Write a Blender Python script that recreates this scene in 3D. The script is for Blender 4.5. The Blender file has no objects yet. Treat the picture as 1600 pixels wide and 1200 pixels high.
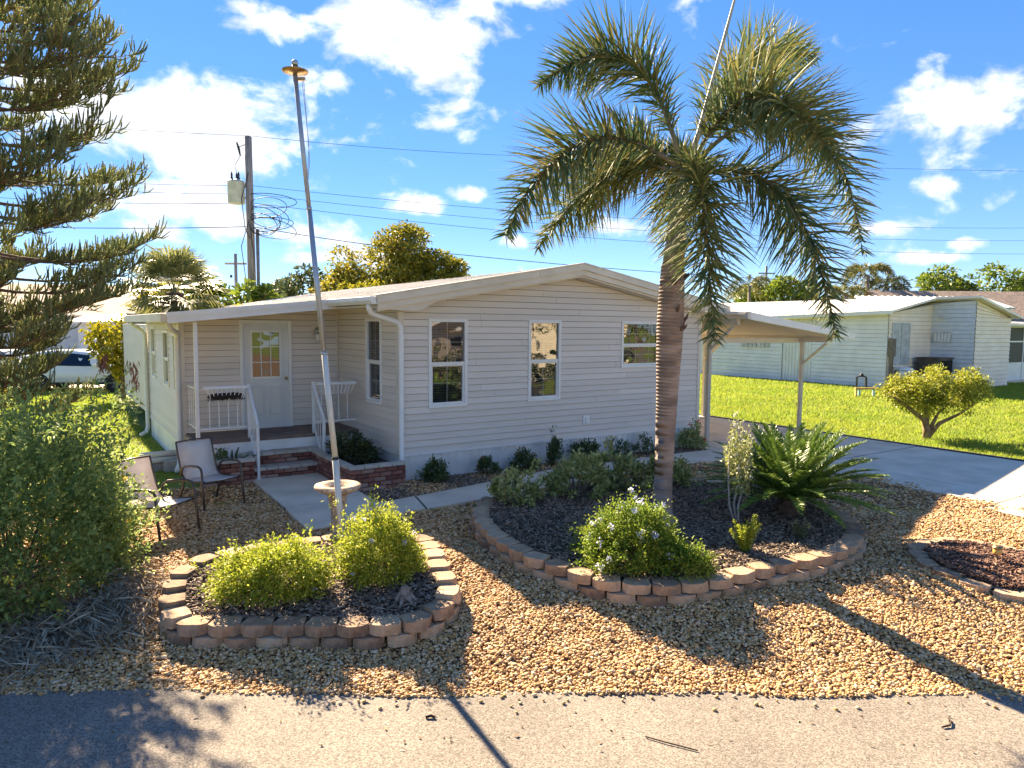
import bpy, math, random
import numpy as np
from math import sin, cos, pi, radians, sqrt, atan2
from mathutils import Vector, Matrix

R = radians
scn = bpy.context.scene
col = scn.collection

# ---------------------------------------------------------------- camera
PITCH, ROLL, CAMH = R(4.75), R(0.5), 2.65
_fw = Vector((0, cos(PITCH), -sin(PITCH)))
_up0 = Vector((0, sin(PITCH), cos(PITCH)))
_rt0 = Vector((1, 0, 0))
_rt = _rt0 * cos(ROLL) + _up0 * sin(ROLL)
_up = _up0 * cos(ROLL) - _rt0 * sin(ROLL)
cd = bpy.data.cameras.new('camera')
cd.sensor_width = 36
cd.lens = 36 * 1100 / 1600
cd.clip_end = 3000
cam = bpy.data.objects.new('camera', cd)
cam.matrix_world = Matrix(((_rt.x, _up.x, -_fw.x, 0), (_rt.y, _up.y, -_fw.y, 0), (_rt.z, _up.z, -_fw.z, CAMH), (0, 0, 0, 1)))
col.objects.link(cam)
scn.camera = cam

# ---------------------------------------------------------------- sun, sky, exposure
SUN_AZ = R(29.5)          # to the left of +Y
SUN_EL = R(32)
sd = Vector((-sin(SUN_AZ) * cos(SUN_EL), cos(SUN_AZ) * cos(SUN_EL), sin(SUN_EL)))
sl = bpy.data.lights.new('sun', 'SUN')
sl.energy = 3.15
sl.angle = R(0.55)
sl.color = (1.0, 0.81, 0.56)
so = bpy.data.objects.new('sun', sl)
so.rotation_euler = sd.to_track_quat('Z', 'Y').to_euler()
so.location = (-20, 40, 30)
col.objects.link(so)
scn.view_settings.view_transform = 'Standard'
scn.view_settings.look = 'None'
scn.view_settings.exposure = 3.0
scn.view_settings.gamma = 1
scn.view_settings.use_curve_mapping = False

world = bpy.data.worlds.new('World')
scn.world = world
world.use_nodes = True
wt = world.node_tree
wt.nodes.clear()


def N(t, kind, **kw):
    n = t.nodes.new(kind)
    for k_, v in kw.items():
        setattr(n, k_, v)
    return n


def mth(t, op, a, b=None, clamp=False):
    n = t.nodes.new('ShaderNodeMath')
    n.operation = op
    n.use_clamp = clamp
    for i, v in enumerate((a, b)):
        if v is None:
            continue
        if isinstance(v, (int, float)):
            n.inputs[i].default_value = v
        else:
            t.links.new(v, n.inputs[i])
    return n.outputs[0]


def build_sky():
    t = wt
    out = N(t, 'ShaderNodeOutputWorld')
    bg = N(t, 'ShaderNodeBackground')
    bg.inputs[1].default_value = 0.1
    sky = N(t, 'ShaderNodeTexSky', sky_type='NISHITA')
    sky.sun_disc = False
    sky.sun_elevation = SUN_EL
    sky.sun_rotation = -SUN_AZ
    sky.air_density = 0.55
    sky.dust_density = 0.0
    sky.ozone_density = 3.0
    hs = N(t, 'ShaderNodeHueSaturation')
    hs.inputs['Hue'].default_value = 0.513
    hs.inputs['Saturation'].default_value = 1.75
    hs.inputs['Value'].default_value = 0.68
    gm = N(t, 'ShaderNodeGamma')
    gm.inputs[1].default_value = 0.5
    t.links.new(sky.outputs[0], gm.inputs[0])
    t.links.new(gm.outputs[0], hs.inputs['Color'])
    tc = N(t, 'ShaderNodeTexCoord')
    d = tc.outputs['Generated']
    sp = N(t, 'ShaderNodeSeparateXYZ')
    t.links.new(d, sp.inputs[0])
    az = mth(t, 'ARCTAN2', sp.outputs[0], sp.outputs[1])
    el = mth(t, 'ARCSINE', sp.outputs[2])
    # cloud field on a flat layer: horizontal position = direction / height
    zz = mth(t, 'MAXIMUM', mth(t, 'ADD', sp.outputs[2], 0.16), 0.05)
    cx = mth(t, 'DIVIDE', sp.outputs[0], zz)
    cy = mth(t, 'DIVIDE', sp.outputs[1], zz)
    cmb = N(t, 'ShaderNodeCombineXYZ')
    t.links.new(cx, cmb.inputs[0])
    t.links.new(cy, cmb.inputs[1])
    # billow noise in angles
    cm2 = N(t, 'ShaderNodeCombineXYZ')
    t.links.new(az, cm2.inputs[0])
    t.links.new(mth(t, 'MULTIPLY', el, 1.5), cm2.inputs[1])
    nz = N(t, 'ShaderNodeTexNoise')
    nz.inputs['Scale'].default_value = 11
    nz.inputs['Detail'].default_value = 9
    nz.inputs['Roughness'].default_value = 0.58
    nz.inputs['Distortion'].default_value = 0.25
    t.links.new(cm2.outputs[0], nz.inputs['Vector'])
    nl = N(t, 'ShaderNodeTexNoise')
    nl.inputs['Scale'].default_value = 0.9
    nl.inputs['Detail'].default_value = 2
    t.links.new(cmb.outputs[0], nl.inputs['Vector'])
    # cumulus groups: azimuth, elevation, half sizes (radians), weight
    blobs = [(-.325, .365, .065, .026, .9), (-.145, .37, .115, .062, 1.0), (-.42, .245, .20, .06, 1.05), (-.09, .275, .06, .026, .8),
             (.02, .43, .055, .02, .8), (-.45, .145, .13, .035, .8), (.55, .25, .10, .048, 1.05), (.525, .17, .032, .013, .8),
             (.478, .125, .04, .012, .8), (.567, .10, .022, .01, .85), (.535, .085, .035, .010, .75), (.005, .117, .022, .011, .8),
             (-.145, .165, .055, .016, .8), (-.058, .18, .035, .013, .8), (-.30, .12, .12, .022, .7), (.235, .41, .03, .02, .55),
             (.17, .135, .05, .014, .65), (-.20, .09, .1, .014, .65), (.66, .23, .07, .03, .8), (-.75, .3, .14, .06, .9), (.9, .2, .16, .05, .9),
             (-.26, .31, .05, .025, .7), (1.5, .35, .3, .1, .9), (-1.5, .3, .3, .1, .9), (2.6, .3, .4, .12, .9), (-2.5, .4, .35, .1, .9)]
    acc = None
    for (a0, e0, ra, re, w) in blobs:
        da = mth(t, 'DIVIDE', mth(t, 'SUBTRACT', az, a0), ra * 1.5)
        de = mth(t, 'DIVIDE', mth(t, 'SUBTRACT', el, e0), re * 1.5)
        r2 = mth(t, 'ADD', mth(t, 'MULTIPLY', da, da), mth(t, 'MULTIPLY', de, de))
        v = mth(t, 'MULTIPLY', mth(t, 'SUBTRACT', 1.0, mth(t, 'SQRT', r2), True), w)
        acc = v if acc is None else mth(t, 'MAXIMUM', acc, v)
    low = mth(t, 'MULTIPLY', mth(t, 'SUBTRACT', nl.outputs['Fac'], 0.46), 0.8)
    dens = mth(t, 'ADD', mth(t, 'ADD', mth(t, 'MULTIPLY', acc, 0.85), mth(t, 'MULTIPLY', mth(t, 'SUBTRACT', nz.outputs['Fac'], 0.5), 2.0)), low)
    mr = N(t, 'ShaderNodeMapRange', interpolation_type='SMOOTHSTEP')
    mr.inputs['From Min'].default_value = 0.22
    mr.inputs['From Max'].default_value = 0.62
    t.links.new(dens, mr.inputs['Value'])
    hz = N(t, 'ShaderNodeMapRange')
    hz.inputs['From Min'].default_value = 0.0
    hz.inputs['From Max'].default_value = 0.06
    t.links.new(el, hz.inputs['Value'])
    fac = mth(t, 'MULTIPLY', mth(t, 'MULTIPLY', mr.outputs[0], hz.outputs[0]), 0.94)
    # soft grey undersides from a second billow lookup
    nz2 = N(t, 'ShaderNodeTexNoise')
    nz2.inputs['Scale'].default_value = 15
    nz2.inputs['Detail'].default_value = 5
    t.links.new(cm2.outputs[0], nz2.inputs['Vector'])
    cr = N(t, 'ShaderNodeValToRGB')
    cr.color_ramp.elements[0].position = 0.3
    cr.color_ramp.elements[0].color = (1.25, 1.32, 1.5, 1)
    cr.color_ramp.elements[1].position = 0.6
    cr.color_ramp.elements[1].color = (1.9, 1.9, 1.9, 1)
    t.links.new(nz2.outputs['Fac'], cr.inputs[0])
    mx = N(t, 'ShaderNodeMixRGB')
    t.links.new(fac, mx.inputs[0])
    t.links.new(hs.outputs[0], mx.inputs[1])
    t.links.new(cr.outputs[0], mx.inputs[2])
    t.links.new(mx.outputs[0], bg.inputs[0])
    t.links.new(bg.outputs[0], out.inputs[0])


build_sky()


# ---------------------------------------------------------------- helpers
def srgb(r, g, b):
    return tuple(((c / 255) / 12.92 if c / 255 <= .04045 else ((c / 255 + .055) / 1.055) ** 2.4) for c in (r, g, b))


MATS = {}


def mat(name, c, c2=None, rough=.6, scale=4, bump=0, bscale=60, bdist=.01, metal=0, island=0, obj=0, transl=0, spec=.5, detail=4, lo=.35, hi=.65, c3=None, tc2=None, stretch=None):
    if name in MATS:
        return MATS[name]
    m = bpy.data.materials.new(name)
    MATS[name] = m
    m.use_nodes = True
    t = m.node_tree
    t.nodes.clear()
    out = N(t, 'ShaderNodeOutputMaterial')
    p = N(t, 'ShaderNodeBsdfPrincipled')
    p.inputs['Roughness'].default_value = rough
    p.inputs['Metallic'].default_value = metal
    p.inputs['Specular IOR Level'].default_value = spec
    tc = N(t, 'ShaderNodeTexCoord')
    vec = tc.outputs['Object']
    if stretch:
        mp = N(t, 'ShaderNodeMapping')
        mp.inputs['Scale'].default_value = stretch
        t.links.new(vec, mp.inputs[0])
        vec = mp.outputs[0]
    cr = N(t, 'ShaderNodeValToRGB')
    cr.color_ramp.elements[0].color = (*c, 1)
    cr.color_ramp.elements[0].position = lo
    cr.color_ramp.elements[1].color = (*(c2 or c), 1)
    cr.color_ramp.elements[1].position = hi
    if c3:
        e = cr.color_ramp.elements.new((lo + hi) / 2)
        e.color = (*c3, 1)
    nz = N(t, 'ShaderNodeTexNoise')
    nz.inputs['Scale'].default_value = scale
    nz.inputs['Detail'].default_value = detail
    t.links.new(vec, nz.inputs['Vector'])
    fac = nz.outputs['Fac']
    if island or obj:
        if island:
            g = N(t, 'ShaderNodeNewGeometry').outputs['Random Per Island']
            w = island
        else:
            g = N(t, 'ShaderNodeObjectInfo').outputs['Random']
            w = obj
        fac = mth(t, 'ADD', mth(t, 'MULTIPLY', g, w), mth(t, 'MULTIPLY', fac, 1 - w))
    t.links.new(fac, cr.inputs[0])
    t.links.new(cr.outputs[0], p.inputs['Base Color'])
    if bump:
        nb = N(t, 'ShaderNodeTexNoise')
        nb.inputs['Scale'].default_value = bscale
        nb.inputs['Detail'].default_value = 3
        t.links.new(vec, nb.inputs['Vector'])
        b = N(t, 'ShaderNodeBump')
        b.inputs['Strength'].default_value = bump
        b.inputs['Distance'].default_value = bdist
        t.links.new(nb.outputs['Fac'], b.inputs['Height'])
        t.links.new(b.outputs[0], p.inputs['Normal'])
    if transl:
        tr = N(t, 'ShaderNodeBsdfTranslucent')
        if tc2:
            mx = N(t, 'ShaderNodeMixRGB')
            mx.blend_type = 'MULTIPLY'
            mx.inputs[0].default_value = 1
            mx.inputs[2].default_value = (*tc2, 1)
            t.links.new(cr.outputs[0], mx.inputs[1])
            t.links.new(mx.outputs[0], tr.inputs[0])
        else:
            t.links.new(cr.outputs[0], tr.inputs[0])
        ms = N(t, 'ShaderNodeMixShader')
        ms.inputs[0].default_value = transl
        t.links.new(p.outputs[0], ms.inputs[1])
        t.links.new(tr.outputs[0], ms.inputs[2])
        t.links.new(ms.outputs[0], out.inputs[0])
    else:
        t.links.new(p.outputs[0], out.inputs[0])
    return m


def npmesh(name, V, F, m, parent=None, smooth=False, F2=None):
    """fast mesh from numpy arrays; F (n,k) one face size, F2 optional other size"""
    V = np.asarray(V, dtype=np.float32).reshape(-1, 3)
    F = np.asarray(F, dtype=np.int32)
    me = bpy.data.meshes.new(name)
    me.vertices.add(len(V))
    me.vertices.foreach_set('co', V.ravel())
    fl = [F] + ([np.asarray(F2, dtype=np.int32)] if F2 is not None and len(F2) else [])
    tot = sum(f.size for f in fl)
    me.loops.add(tot)
    me.loops.foreach_set('vertex_index', np.concatenate([f.ravel() for f in fl]))
    starts, n0 = [], 0
    for f in fl:
        starts.append(n0 + np.arange(len(f)) * f.shape[1])
        n0 += f.size
    st = np.concatenate(starts).astype(np.int32)
    me.polygons.add(len(st))
    me.polygons.foreach_set('loop_start', st)
    if smooth:
        me.polygons.foreach_set('use_smooth', np.ones(len(st), dtype=bool))
    me.update(calc_edges=True)
    me.validate()
    if m:
        me.materials.append(m)
    o = bpy.data.objects.new(name, me)
    o.parent = parent
    col.objects.link(o)
    return o


class MB:
    def __init__(self):
        self.V, self.F = [], []

    def add(self, v, f):
        n = len(self.V)
        self.V += [tuple(q) for q in v]
        self.F += [tuple(i + n for i in q) for q in f]
        return self

    def box(self, x0, x1, y0, y1, z0, z1):
        v = [(x0, y0, z0), (x1, y0, z0), (x1, y1, z0), (x0, y1, z0), (x0, y0, z1), (x1, y0, z1), (x1, y1, z1), (x0, y1, z1)]
        return self.add(v, [(0, 3, 2, 1), (4, 5, 6, 7), (0, 1, 5, 4), (1, 2, 6, 5), (2, 3, 7, 6), (3, 0, 4, 7)])

    def bar(self, p, q, w, h, up=(0, 0, 1)):
        p, q = Vector(p), Vector(q)
        d = (q - p).normalized()
        u = Vector(up)
        s = d.cross(u)
        if s.length < 1e-4:
            s = Vector((1, 0, 0))
        s.normalize()
        u = s.cross(d).normalized()
        s, u = s * w / 2, u * h / 2
        v = [p - s - u, p + s - u, p + s + u, p - s + u, q - s - u, q + s - u, q + s + u, q - s + u]
        return self.add(v, [(0, 1, 2, 3), (7, 6, 5, 4), (0, 4, 5, 1), (1, 5, 6, 2), (2, 6, 7, 3), (3, 7, 4, 0)])

    def tube(self, pts, r, n=8, cap=True):
        pts = [Vector(p) for p in pts]
        rs = r if isinstance(r, (list, tuple)) else [r] * len(pts)
        v, f = [], []
        prev = None
        for i, p in enumerate(pts):
            d = (pts[min(i + 1, len(pts) - 1)] - pts[max(i - 1, 0)]).normalized()
            if prev is None:
                s = d.orthogonal().normalized()
            else:
                s = (prev - d * prev.dot(d))
                s = s.normalized() if s.length > 1e-5 else d.orthogonal().normalized()
            prev = s
            u = d.cross(s)
            for j in range(n):
                a = 2 * pi * j / n
                v.append(p + (s * cos(a) + u * sin(a)) * rs[i])
        for i in range(len(pts) - 1):
            for j in range(n):
                f.append((i * n + j, i * n + (j + 1) % n, (i + 1) * n + (j + 1) % n, (i + 1) * n + j))
        if cap:
            f.append(tuple(range(n - 1, -1, -1)))
            f.append(tuple((len(pts) - 1) * n + j for j in range(n)))
        return self.add(v, f)

    def lathe(self, prof, c=(0, 0, 0), n=20, wob=0, seed=0):
        rn = random.Random(seed)
        v, f = [], []
        for (r, z) in prof:
            for j in range(n):
                a = 2 * pi * j / n
                rr = r * (1 + wob * rn.uniform(-1, 1))
                v.append((c[0] + rr * cos(a), c[1] + rr * sin(a), c[2] + z))
        for i in range(len(prof) - 1):
            for j in range(n):
                f.append((i * n + j, i * n + (j + 1) % n, (i + 1) * n + (j + 1) % n, (i + 1) * n + j))
        f.append(tuple(range(n - 1, -1, -1)))
        f.append(tuple((len(prof) - 1) * n + j for j in range(n)))
        return self.add(v, f)

    def prism(self, poly, lo, hi, axis='y'):
        """poly in the two other axes, counted (x,z) for y, (y,z) for x, (x,y) for z"""
        def w(p, t):
            return (p[0], t, p[1]) if axis == 'y' else ((t, p[0], p[1]) if axis == 'x' else (p[0], p[1], t))
        n = len(poly)
        v = [w(p, lo) for p in poly] + [w(p, hi) for p in poly]
        f = [tuple(range(n - 1, -1, -1)), tuple(range(n, 2 * n))]
        f += [(i, (i + 1) % n, n + (i + 1) % n, n + i) for i in range(n)]
        return self.add(v, f)

    def slab(self, quad, th):
        """quad of 3d points (ccw from above) thickened downward"""
        n = len(quad)
        v = [tuple(p) for p in quad] + [(p[0], p[1], p[2] - th) for p in quad]
        f = [tuple(range(n)), tuple(range(2 * n - 1, n - 1, -1))]
        f += [(i, n + i, n + (i + 1) % n, (i + 1) % n) for i in range(n)]
        return self.add(v, f)

    def ring(self, pt, a0, a1, z0, z1, w, d0, d1, wb=None):
        """rectangular frame as one connected piece; pt(s, d, z) gives the point"""
        wb = w if wb is None else wb
        o = [(a0, z0), (a1, z0), (a1, z1), (a0, z1)]
        i = [(a0 + w, z0 + wb), (a1 - w, z0 + wb), (a1 - w, z1 - w), (a0 + w, z1 - w)]
        v = [pt(s, d1, z) for s, z in o] + [pt(s, d1, z) for s, z in i] + [pt(s, d0, z) for s, z in o] + [pt(s, d0, z) for s, z in i]
        f = []
        for j in range(4):
            k_ = (j + 1) % 4
            f += [(j, k_, 4 + k_, 4 + j), (8 + k_, 8 + j, 12 + j, 12 + k_), (k_, j, 8 + j, 8 + k_), (4 + j, 4 + k_, 12 + k_, 12 + j)]
        return self.add(v, f)

    def build(self, name, m, parent=None, smooth=False, bevel=0):
        me = bpy.data.meshes.new(name)
        me.from_pydata([tuple(p) for p in self.V], [], self.F)
        if smooth:
            for p in me.polygons:
                p.use_smooth = True
        me.materials.append(m)
        o = bpy.data.objects.new(name, me)
        o.parent = parent
        col.objects.link(o)
        if bevel:
            b = o.modifiers.new('bevel', 'BEVEL')
            b.width = bevel
            b.segments = 2
            b.limit_method = 'ANGLE'
        return o


def tag(o, label=None, cat=None, group=None, kind=None):
    if label:
        o['label'] = label
    if cat:
        o['category'] = cat
    if group:
        o['group'] = group
    if kind:
        o['kind'] = kind
    return o


def thing(name, label, cat, loc=(0, 0, 0), rz=0, group=None):
    o = bpy.data.objects.new(name, None)
    o.empty_display_size = .1
    o.location = loc
    o.rotation_euler = (0, 0, rz)
    col.objects.link(o)
    return tag(o, label, cat, group)


def dup(o, parent, loc, rz=0, scale=(1, 1, 1)):
    c = o.copy()
    col.objects.link(c)
    c.parent = parent
    c.location = loc
    c.rotation_euler = (0, 0, rz)
    c.scale = scale
    return c


def inpoly(x, y, P):
    c = False
    j = len(P) - 1
    for i in range(len(P)):
        xi, yi = P[i][0], P[i][1]
        xj, yj = P[j][0], P[j][1]
        if ((yi > y) != (yj > y)) and (x < (xj - xi) * (y - yi) / (yj - yi) + xi):
            c = not c
        j = i
    return c


def inpoly_np(X, Y, P):
    c = np.zeros(len(X), dtype=bool)
    j = len(P) - 1
    for i in range(len(P)):
        xi, yi = P[i][0], P[i][1]
        xj, yj = P[j][0], P[j][1]
        with np.errstate(divide='ignore', invalid='ignore'):
            k_ = ((yi > Y) != (yj > Y)) & (X < (xj - xi) * (Y - yi) / ((yj - yi) if yj != yi else 1e-9) + xi)
        c ^= k_
        j = i
    return c


def zg(y):
    t = min(max((y - 5.35) / 2.25, 0), 1)
    return -0.26 * (1 - t * t * (3 - 2 * t))


def zg_np(Y):
    t = np.clip((Y - 5.35) / 2.25, 0, 1)
    return -0.26 * (1 - t * t * (3 - 2 * t))


# the home's own frame: x along the gable front, y into the lot
HK = Vector((-1.878, 11.715, 0))
HROT = R(33.5)
HA = Vector((cos(HROT), sin(HROT), 0))
HB = Vector((-sin(HROT), cos(HROT), 0))


def H2W(a, b, z=0):
    p = HK + HA * a + HB * b
    return (p.x, p.y, z)


# ---------------------------------------------------------------- materials
M_siding = mat('beige_vinyl', srgb(214, 205, 194), srgb(204, 195, 184), rough=.55, scale=1.5, bump=.05, bscale=90, bdist=.002, stretch=(.3, .3, 3), obj=.35)
M_trim = mat('white_trim', (.74, .74, .72), (.66, .66, .63), rough=.45, scale=3, lo=.3, hi=.75)
M_skirt = mat('white_skirting', (.74, .74, .72), (.54, .53, .49), rough=.5, scale=2.2, lo=.4, hi=.8, detail=8)
M_fascia = mat('beige_fascia', srgb(214, 206, 192), srgb(202, 194, 178), rough=.5, scale=2)
M_roof = mat('pale_metal_roof', srgb(238, 230, 216), srgb(222, 210, 192), rough=.6, scale=1.2, stretch=(1, .3, 1))
M_soffit = mat('soffit', srgb(212, 205, 194), rough=.7)
M_core = mat('lap_shadow_core', (.10, .095, .09), rough=.9)  # wall backing, darkened so the plank gaps paint the lap shadow lines
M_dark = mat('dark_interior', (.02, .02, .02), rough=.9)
M_blind = mat('blind_slat', (.16, .16, .15), rough=.6)
M_door = mat('door_paint', srgb(206, 207, 204), srgb(198, 200, 198), rough=.4, scale=3)
M_metal = mat('galvanised', (.48, .5, .52), (.36, .38, .4), rough=.35, metal=.7, scale=8)
M_brass = mat('aged_brass', (.38, .22, .08), (.5, .32, .14), rough=.35, metal=.8, scale=9)
M_deck = mat('brown_deck_carpet', srgb(124, 108, 98), srgb(108, 94, 86), rough=.95, scale=6, bump=.3, bscale=150)
M_brick = mat('old_brick', (.13, .05, .038), (.38, .29, .24), c3=(.25, .105, .075), rough=.9, scale=14, bump=.6, bscale=40, obj=.72, lo=.12, hi=.95)
M_mortar = mat('mortar', (.30, .27, .24), (.22, .2, .18), rough=.95, scale=20, bump=.4)
M_cap = mat('cap_paver', srgb(188, 180, 168), srgb(160, 152, 142), rough=.9, scale=10, bump=.3, obj=.5, lo=.2, hi=.8)
M_block = mat('retaining_block', srgb(186, 160, 130), srgb(104, 82, 66), c3=srgb(160, 132, 104), rough=.95, scale=9, bump=.8, bscale=35, bdist=.014, obj=.35, lo=.25, hi=.78, detail=8)
M_conc = mat('concrete', srgb(222, 206, 184), srgb(200, 184, 162), rough=.9, scale=1.6, bump=.25, bscale=120, bdist=.004, detail=8)
M_frame = mat('bronze_tube', srgb(92, 80, 74), srgb(78, 68, 64), rough=.4, metal=.3)
M_sling = mat('sling_fabric', srgb(236, 226, 216), srgb(224, 214, 204), rough=.8, scale=5, transl=.3, bump=.15, bscale=400, bdist=.002)
M_soil = mat('dark_soil', (.055, .042, .033), (.10, .08, .064), rough=1, scale=18, bump=.8, bscale=50, bdist=.02)
M_wood = mat('weathered_pole', srgb(158, 148, 140), srgb(120, 112, 106), rough=.9, scale=3, stretch=(6, 6, .5), bump=.4, bscale=20)
M_wire = mat('black_cable', (.02, .02, .022), rough=.6)
M_stem = mat('grey_brown_stem', (.16, .12, .085), (.10, .075, .05), rough=.9, scale=12)
M_white_metal = mat('white_metal', (.74, .74, .73), (.66, .66, .64), rough=.4)


def glass_mat(name, tint=(.55, .57, .58), refl=.12, wav=.35, bs=2.2):
    m = bpy.data.materials.new(name)
    m.use_nodes = True
    t = m.node_tree
    t.nodes.clear()
    out = N(t, 'ShaderNodeOutputMaterial')
    tr = N(t, 'ShaderNodeBsdfTransparent')
    tr.inputs[0].default_value = (*tint, 1)
    gl = N(t, 'ShaderNodeBsdfGlossy')
    gl.inputs['Roughness'].default_value = .015
    gl.inputs['Color'].default_value = (.95, .97, 1, 1)
    tc = N(t, 'ShaderNodeTexCoord')
    nz = N(t, 'ShaderNodeTexNoise')
    nz.inputs['Scale'].default_value = bs
    nz.inputs['Detail'].default_value = 1
    t.links.new(tc.outputs['Object'], nz.inputs['Vector'])
    b = N(t, 'ShaderNodeBump')
    b.inputs['Strength'].default_value = wav
    b.inputs['Distance'].default_value = .03
    t.links.new(nz.outputs['Fac'], b.inputs['Height'])
    t.links.new(b.outputs[0], gl.inputs['Normal'])
    fr = N(t, 'ShaderNodeFresnel')
    fr.inputs[0].default_value = 1.5
    f = mth(t, 'ADD', mth(t, 'MULTIPLY', fr.outputs[0], .6), refl - .03, True)
    ms = N(t, 'ShaderNodeMixShader')
    t.links.new(f, ms.inputs[0])
    t.links.new(tr.outputs[0], ms.inputs[1])
    t.links.new(gl.outputs[0], ms.inputs[2])
    t.links.new(ms.outputs[0], out.inputs[0])
    return m


M_glass = glass_mat('window_glass')
M_glass_car = glass_mat('car_glass', (.05, .06, .06), .07, 0)

# ================================================================ THE GROUND
M_grass = mat('lawn_turf', (.11, .18, .016), (.29, .27, .05), c3=(.17, .22, .02), rough=.9, scale=.45, bump=.8, bscale=60, bdist=.03, detail=9, lo=.3, hi=.72)
M_blade = mat('grass_blade', (.16, .29, .02), (.40, .40, .06), rough=.7, scale=.4, island=.35, transl=.5, lo=.15, hi=.85, detail=5)
M_gravelbed = mat('gravel_bed', srgb(150, 118, 84), srgb(112, 84, 58), rough=1, scale=60, bump=1, bscale=45, bdist=.02)
M_pebble = mat('river_pebble', (.25, .13, .05), (.70, .53, .34), c3=(.55, .315, .11), rough=.75, scale=25, island=.85, lo=.06, hi=.97, bump=.1, bscale=80)


def asphalt():
    m = bpy.data.materials.new('worn_asphalt')
    m.use_nodes = True
    t = m.node_tree
    p = t.nodes['Principled BSDF']
    p.inputs['Roughness'].default_value = .88
    p.inputs['Specular IOR Level'].default_value = .3
    tc = N(t, 'ShaderNodeTexCoord')
    v = N(t, 'ShaderNodeTexVoronoi')
    v.inputs['Scale'].default_value = 105
    n1 = N(t, 'ShaderNodeTexNoise')
    n1.inputs['Scale'].default_value = 1.1
    n1.inputs['Detail'].default_value = 8
    n2 = N(t, 'ShaderNodeTexNoise')
    n2.inputs['Scale'].default_value = 170
    n2.inputs['Detail'].default_value = 2
    for q in (v, n1, n2):
        t.links.new(tc.outputs['Object'], q.inputs['Vector'])
    sep = N(t, 'ShaderNodeSeparateColor')
    t.links.new(v.outputs['Color'], sep.inputs[0])
    f = mth(t, 'ADD', mth(t, 'MULTIPLY', sep.outputs[0], .55), mth(t, 'MULTIPLY', n2.outputs['Fac'], .45))
    cr = N(t, 'ShaderNodeValToRGB')
    e = cr.color_ramp.elements
    e[0].position, e[0].color = .15, (.085, .074, .062, 1)
    e[1].position, e[1].color = .9, (.37, .325, .275, 1)
    k_ = e.new(.45)
    k_.color = (.20, .172, .144, 1)
    t.links.new(f, cr.inputs[0])
    mx = N(t, 'ShaderNodeMixRGB')
    mx.blend_type = 'MULTIPLY'
    mx.inputs[0].default_value = .55
    c2 = N(t, 'ShaderNodeValToRGB')
    c2.color_ramp.elements[0].position, c2.color_ramp.elements[0].color = .3, (.72, .7, .68, 1)
    c2.color_ramp.elements[1].position, c2.color_ramp.elements[1].color = .7, (1.1, 1.08, 1.05, 1)
    t.links.new(n1.outputs['Fac'], c2.inputs[0])
    t.links.new(cr.outputs[0], mx.inputs[1])
    t.links.new(c2.outputs[0], mx.inputs[2])
    t.links.new(mx.outputs[0], p.inputs['Base Color'])
    b = N(t, 'ShaderNodeBump')
    b.inputs['Strength'].default_value = .7
    b.inputs['Distance'].default_value = .006
    t.links.new(f, b.inputs['Height'])
    t.links.new(b.outputs[0], p.inputs['Normal'])
    return m


M_asph = asphalt()

# one sheet to the horizon, lower under the road
prof = [(-600, -.36), (5.1, -.36), (5.5, -.33), (6.2, -.26), (6.9, -.14), (7.6, -.04), (9, -.03), (12, -.03), (20, -.03), (40, -.03), (90, -.03), (900, -.03)]
xs = [-900, -120, -40, -15, -8, 0, 8, 15, 40, 120, 900]
g = MB()
g.V = [(x, y, z) for (y, z) in prof for x in xs]
nx = len(xs)
g.F = [(i * nx + j, i * nx + j + 1, (i + 1) * nx + j + 1, (i + 1) * nx + j) for i in range(len(prof) - 1) for j in range(nx - 1)]
tag(g.build('lawn', M_grass), kind='structure')


def edge_y(x):
    return 5.33 + .035 * sin(x * 1.7) + .025 * sin(x * 4.1 + 1) + .022 * max(x, 0)


g = MB()
rx = [-60 + i * .6 for i in range(201)]
g.V = [(x, y if y < 5 else edge_y(x) + .06, -.262) for x in rx for y in (-1.6, 1.5, 6)]
g.F = [(i * 3 + j, (i + 1) * 3 + j, (i + 1) * 3 + j + 1, i * 3 + j + 1) for i in range(200) for j in range(2)]
tag(g.build('road', M_asph), kind='structure')

# gravel yard
GRAVEL = [(-10, 5.2), (10, 5.4), H2W(7.4, -7.4)[:2], H2W(7.4, -1.2)[:2], H2W(7.1, .0)[:2], H2W(0, 0)[:2], H2W(0, 1.2)[:2], H2W(-2.85, 1.5)[:2], H2W(-2.95, 1.2)[:2], (-6.0, 11.0), (-7.2, 9.2), (-10, 8.2)]
WALK_BACK = [(-.9, -1.2), (.05, -1.1), (1.2, -.87), (2.65, -.62), (5.0, -.62), (7.0, -.66)]
WALK_FRONT = [(-2.2, -2.05), (-.45, -1.88), (.63, -1.8), (2.7, -1.62), (5.08, -1.5), (7.0, -1.46)]
PAD = [(-2.1, 1.3), (-2.2, -2.05), (-.45, -1.88), (-.9, -1.2), (-.87, 1.3)]
BED1 = [(-2.82, 6.09), (-2.57, 6.08), (-2.28, 6.09), (-2.01, 6.1), (-1.72, 6.09), (-1.45, 6.09), (-1.17, 6.11), (-.91, 6.14), (-.72, 6.3), (-.59, 6.47), (-.58, 6.67), (-.63, 6.86), (-.69, 7.04), (-.76, 7.24), (-.81, 7.47), (-.9, 7.74), (-1.0, 7.98), (-1.15, 8.14), (-1.55, 8.2), (-2.19, 7.96), (-2.9, 7.57), (-3.06, 7.43), (-3.25, 7.27), (-3.34, 7.06), (-3.37, 6.86), (-3.31, 6.7), (-3.24, 6.53), (-3.17, 6.36), (-3.03, 6.18)]
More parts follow.
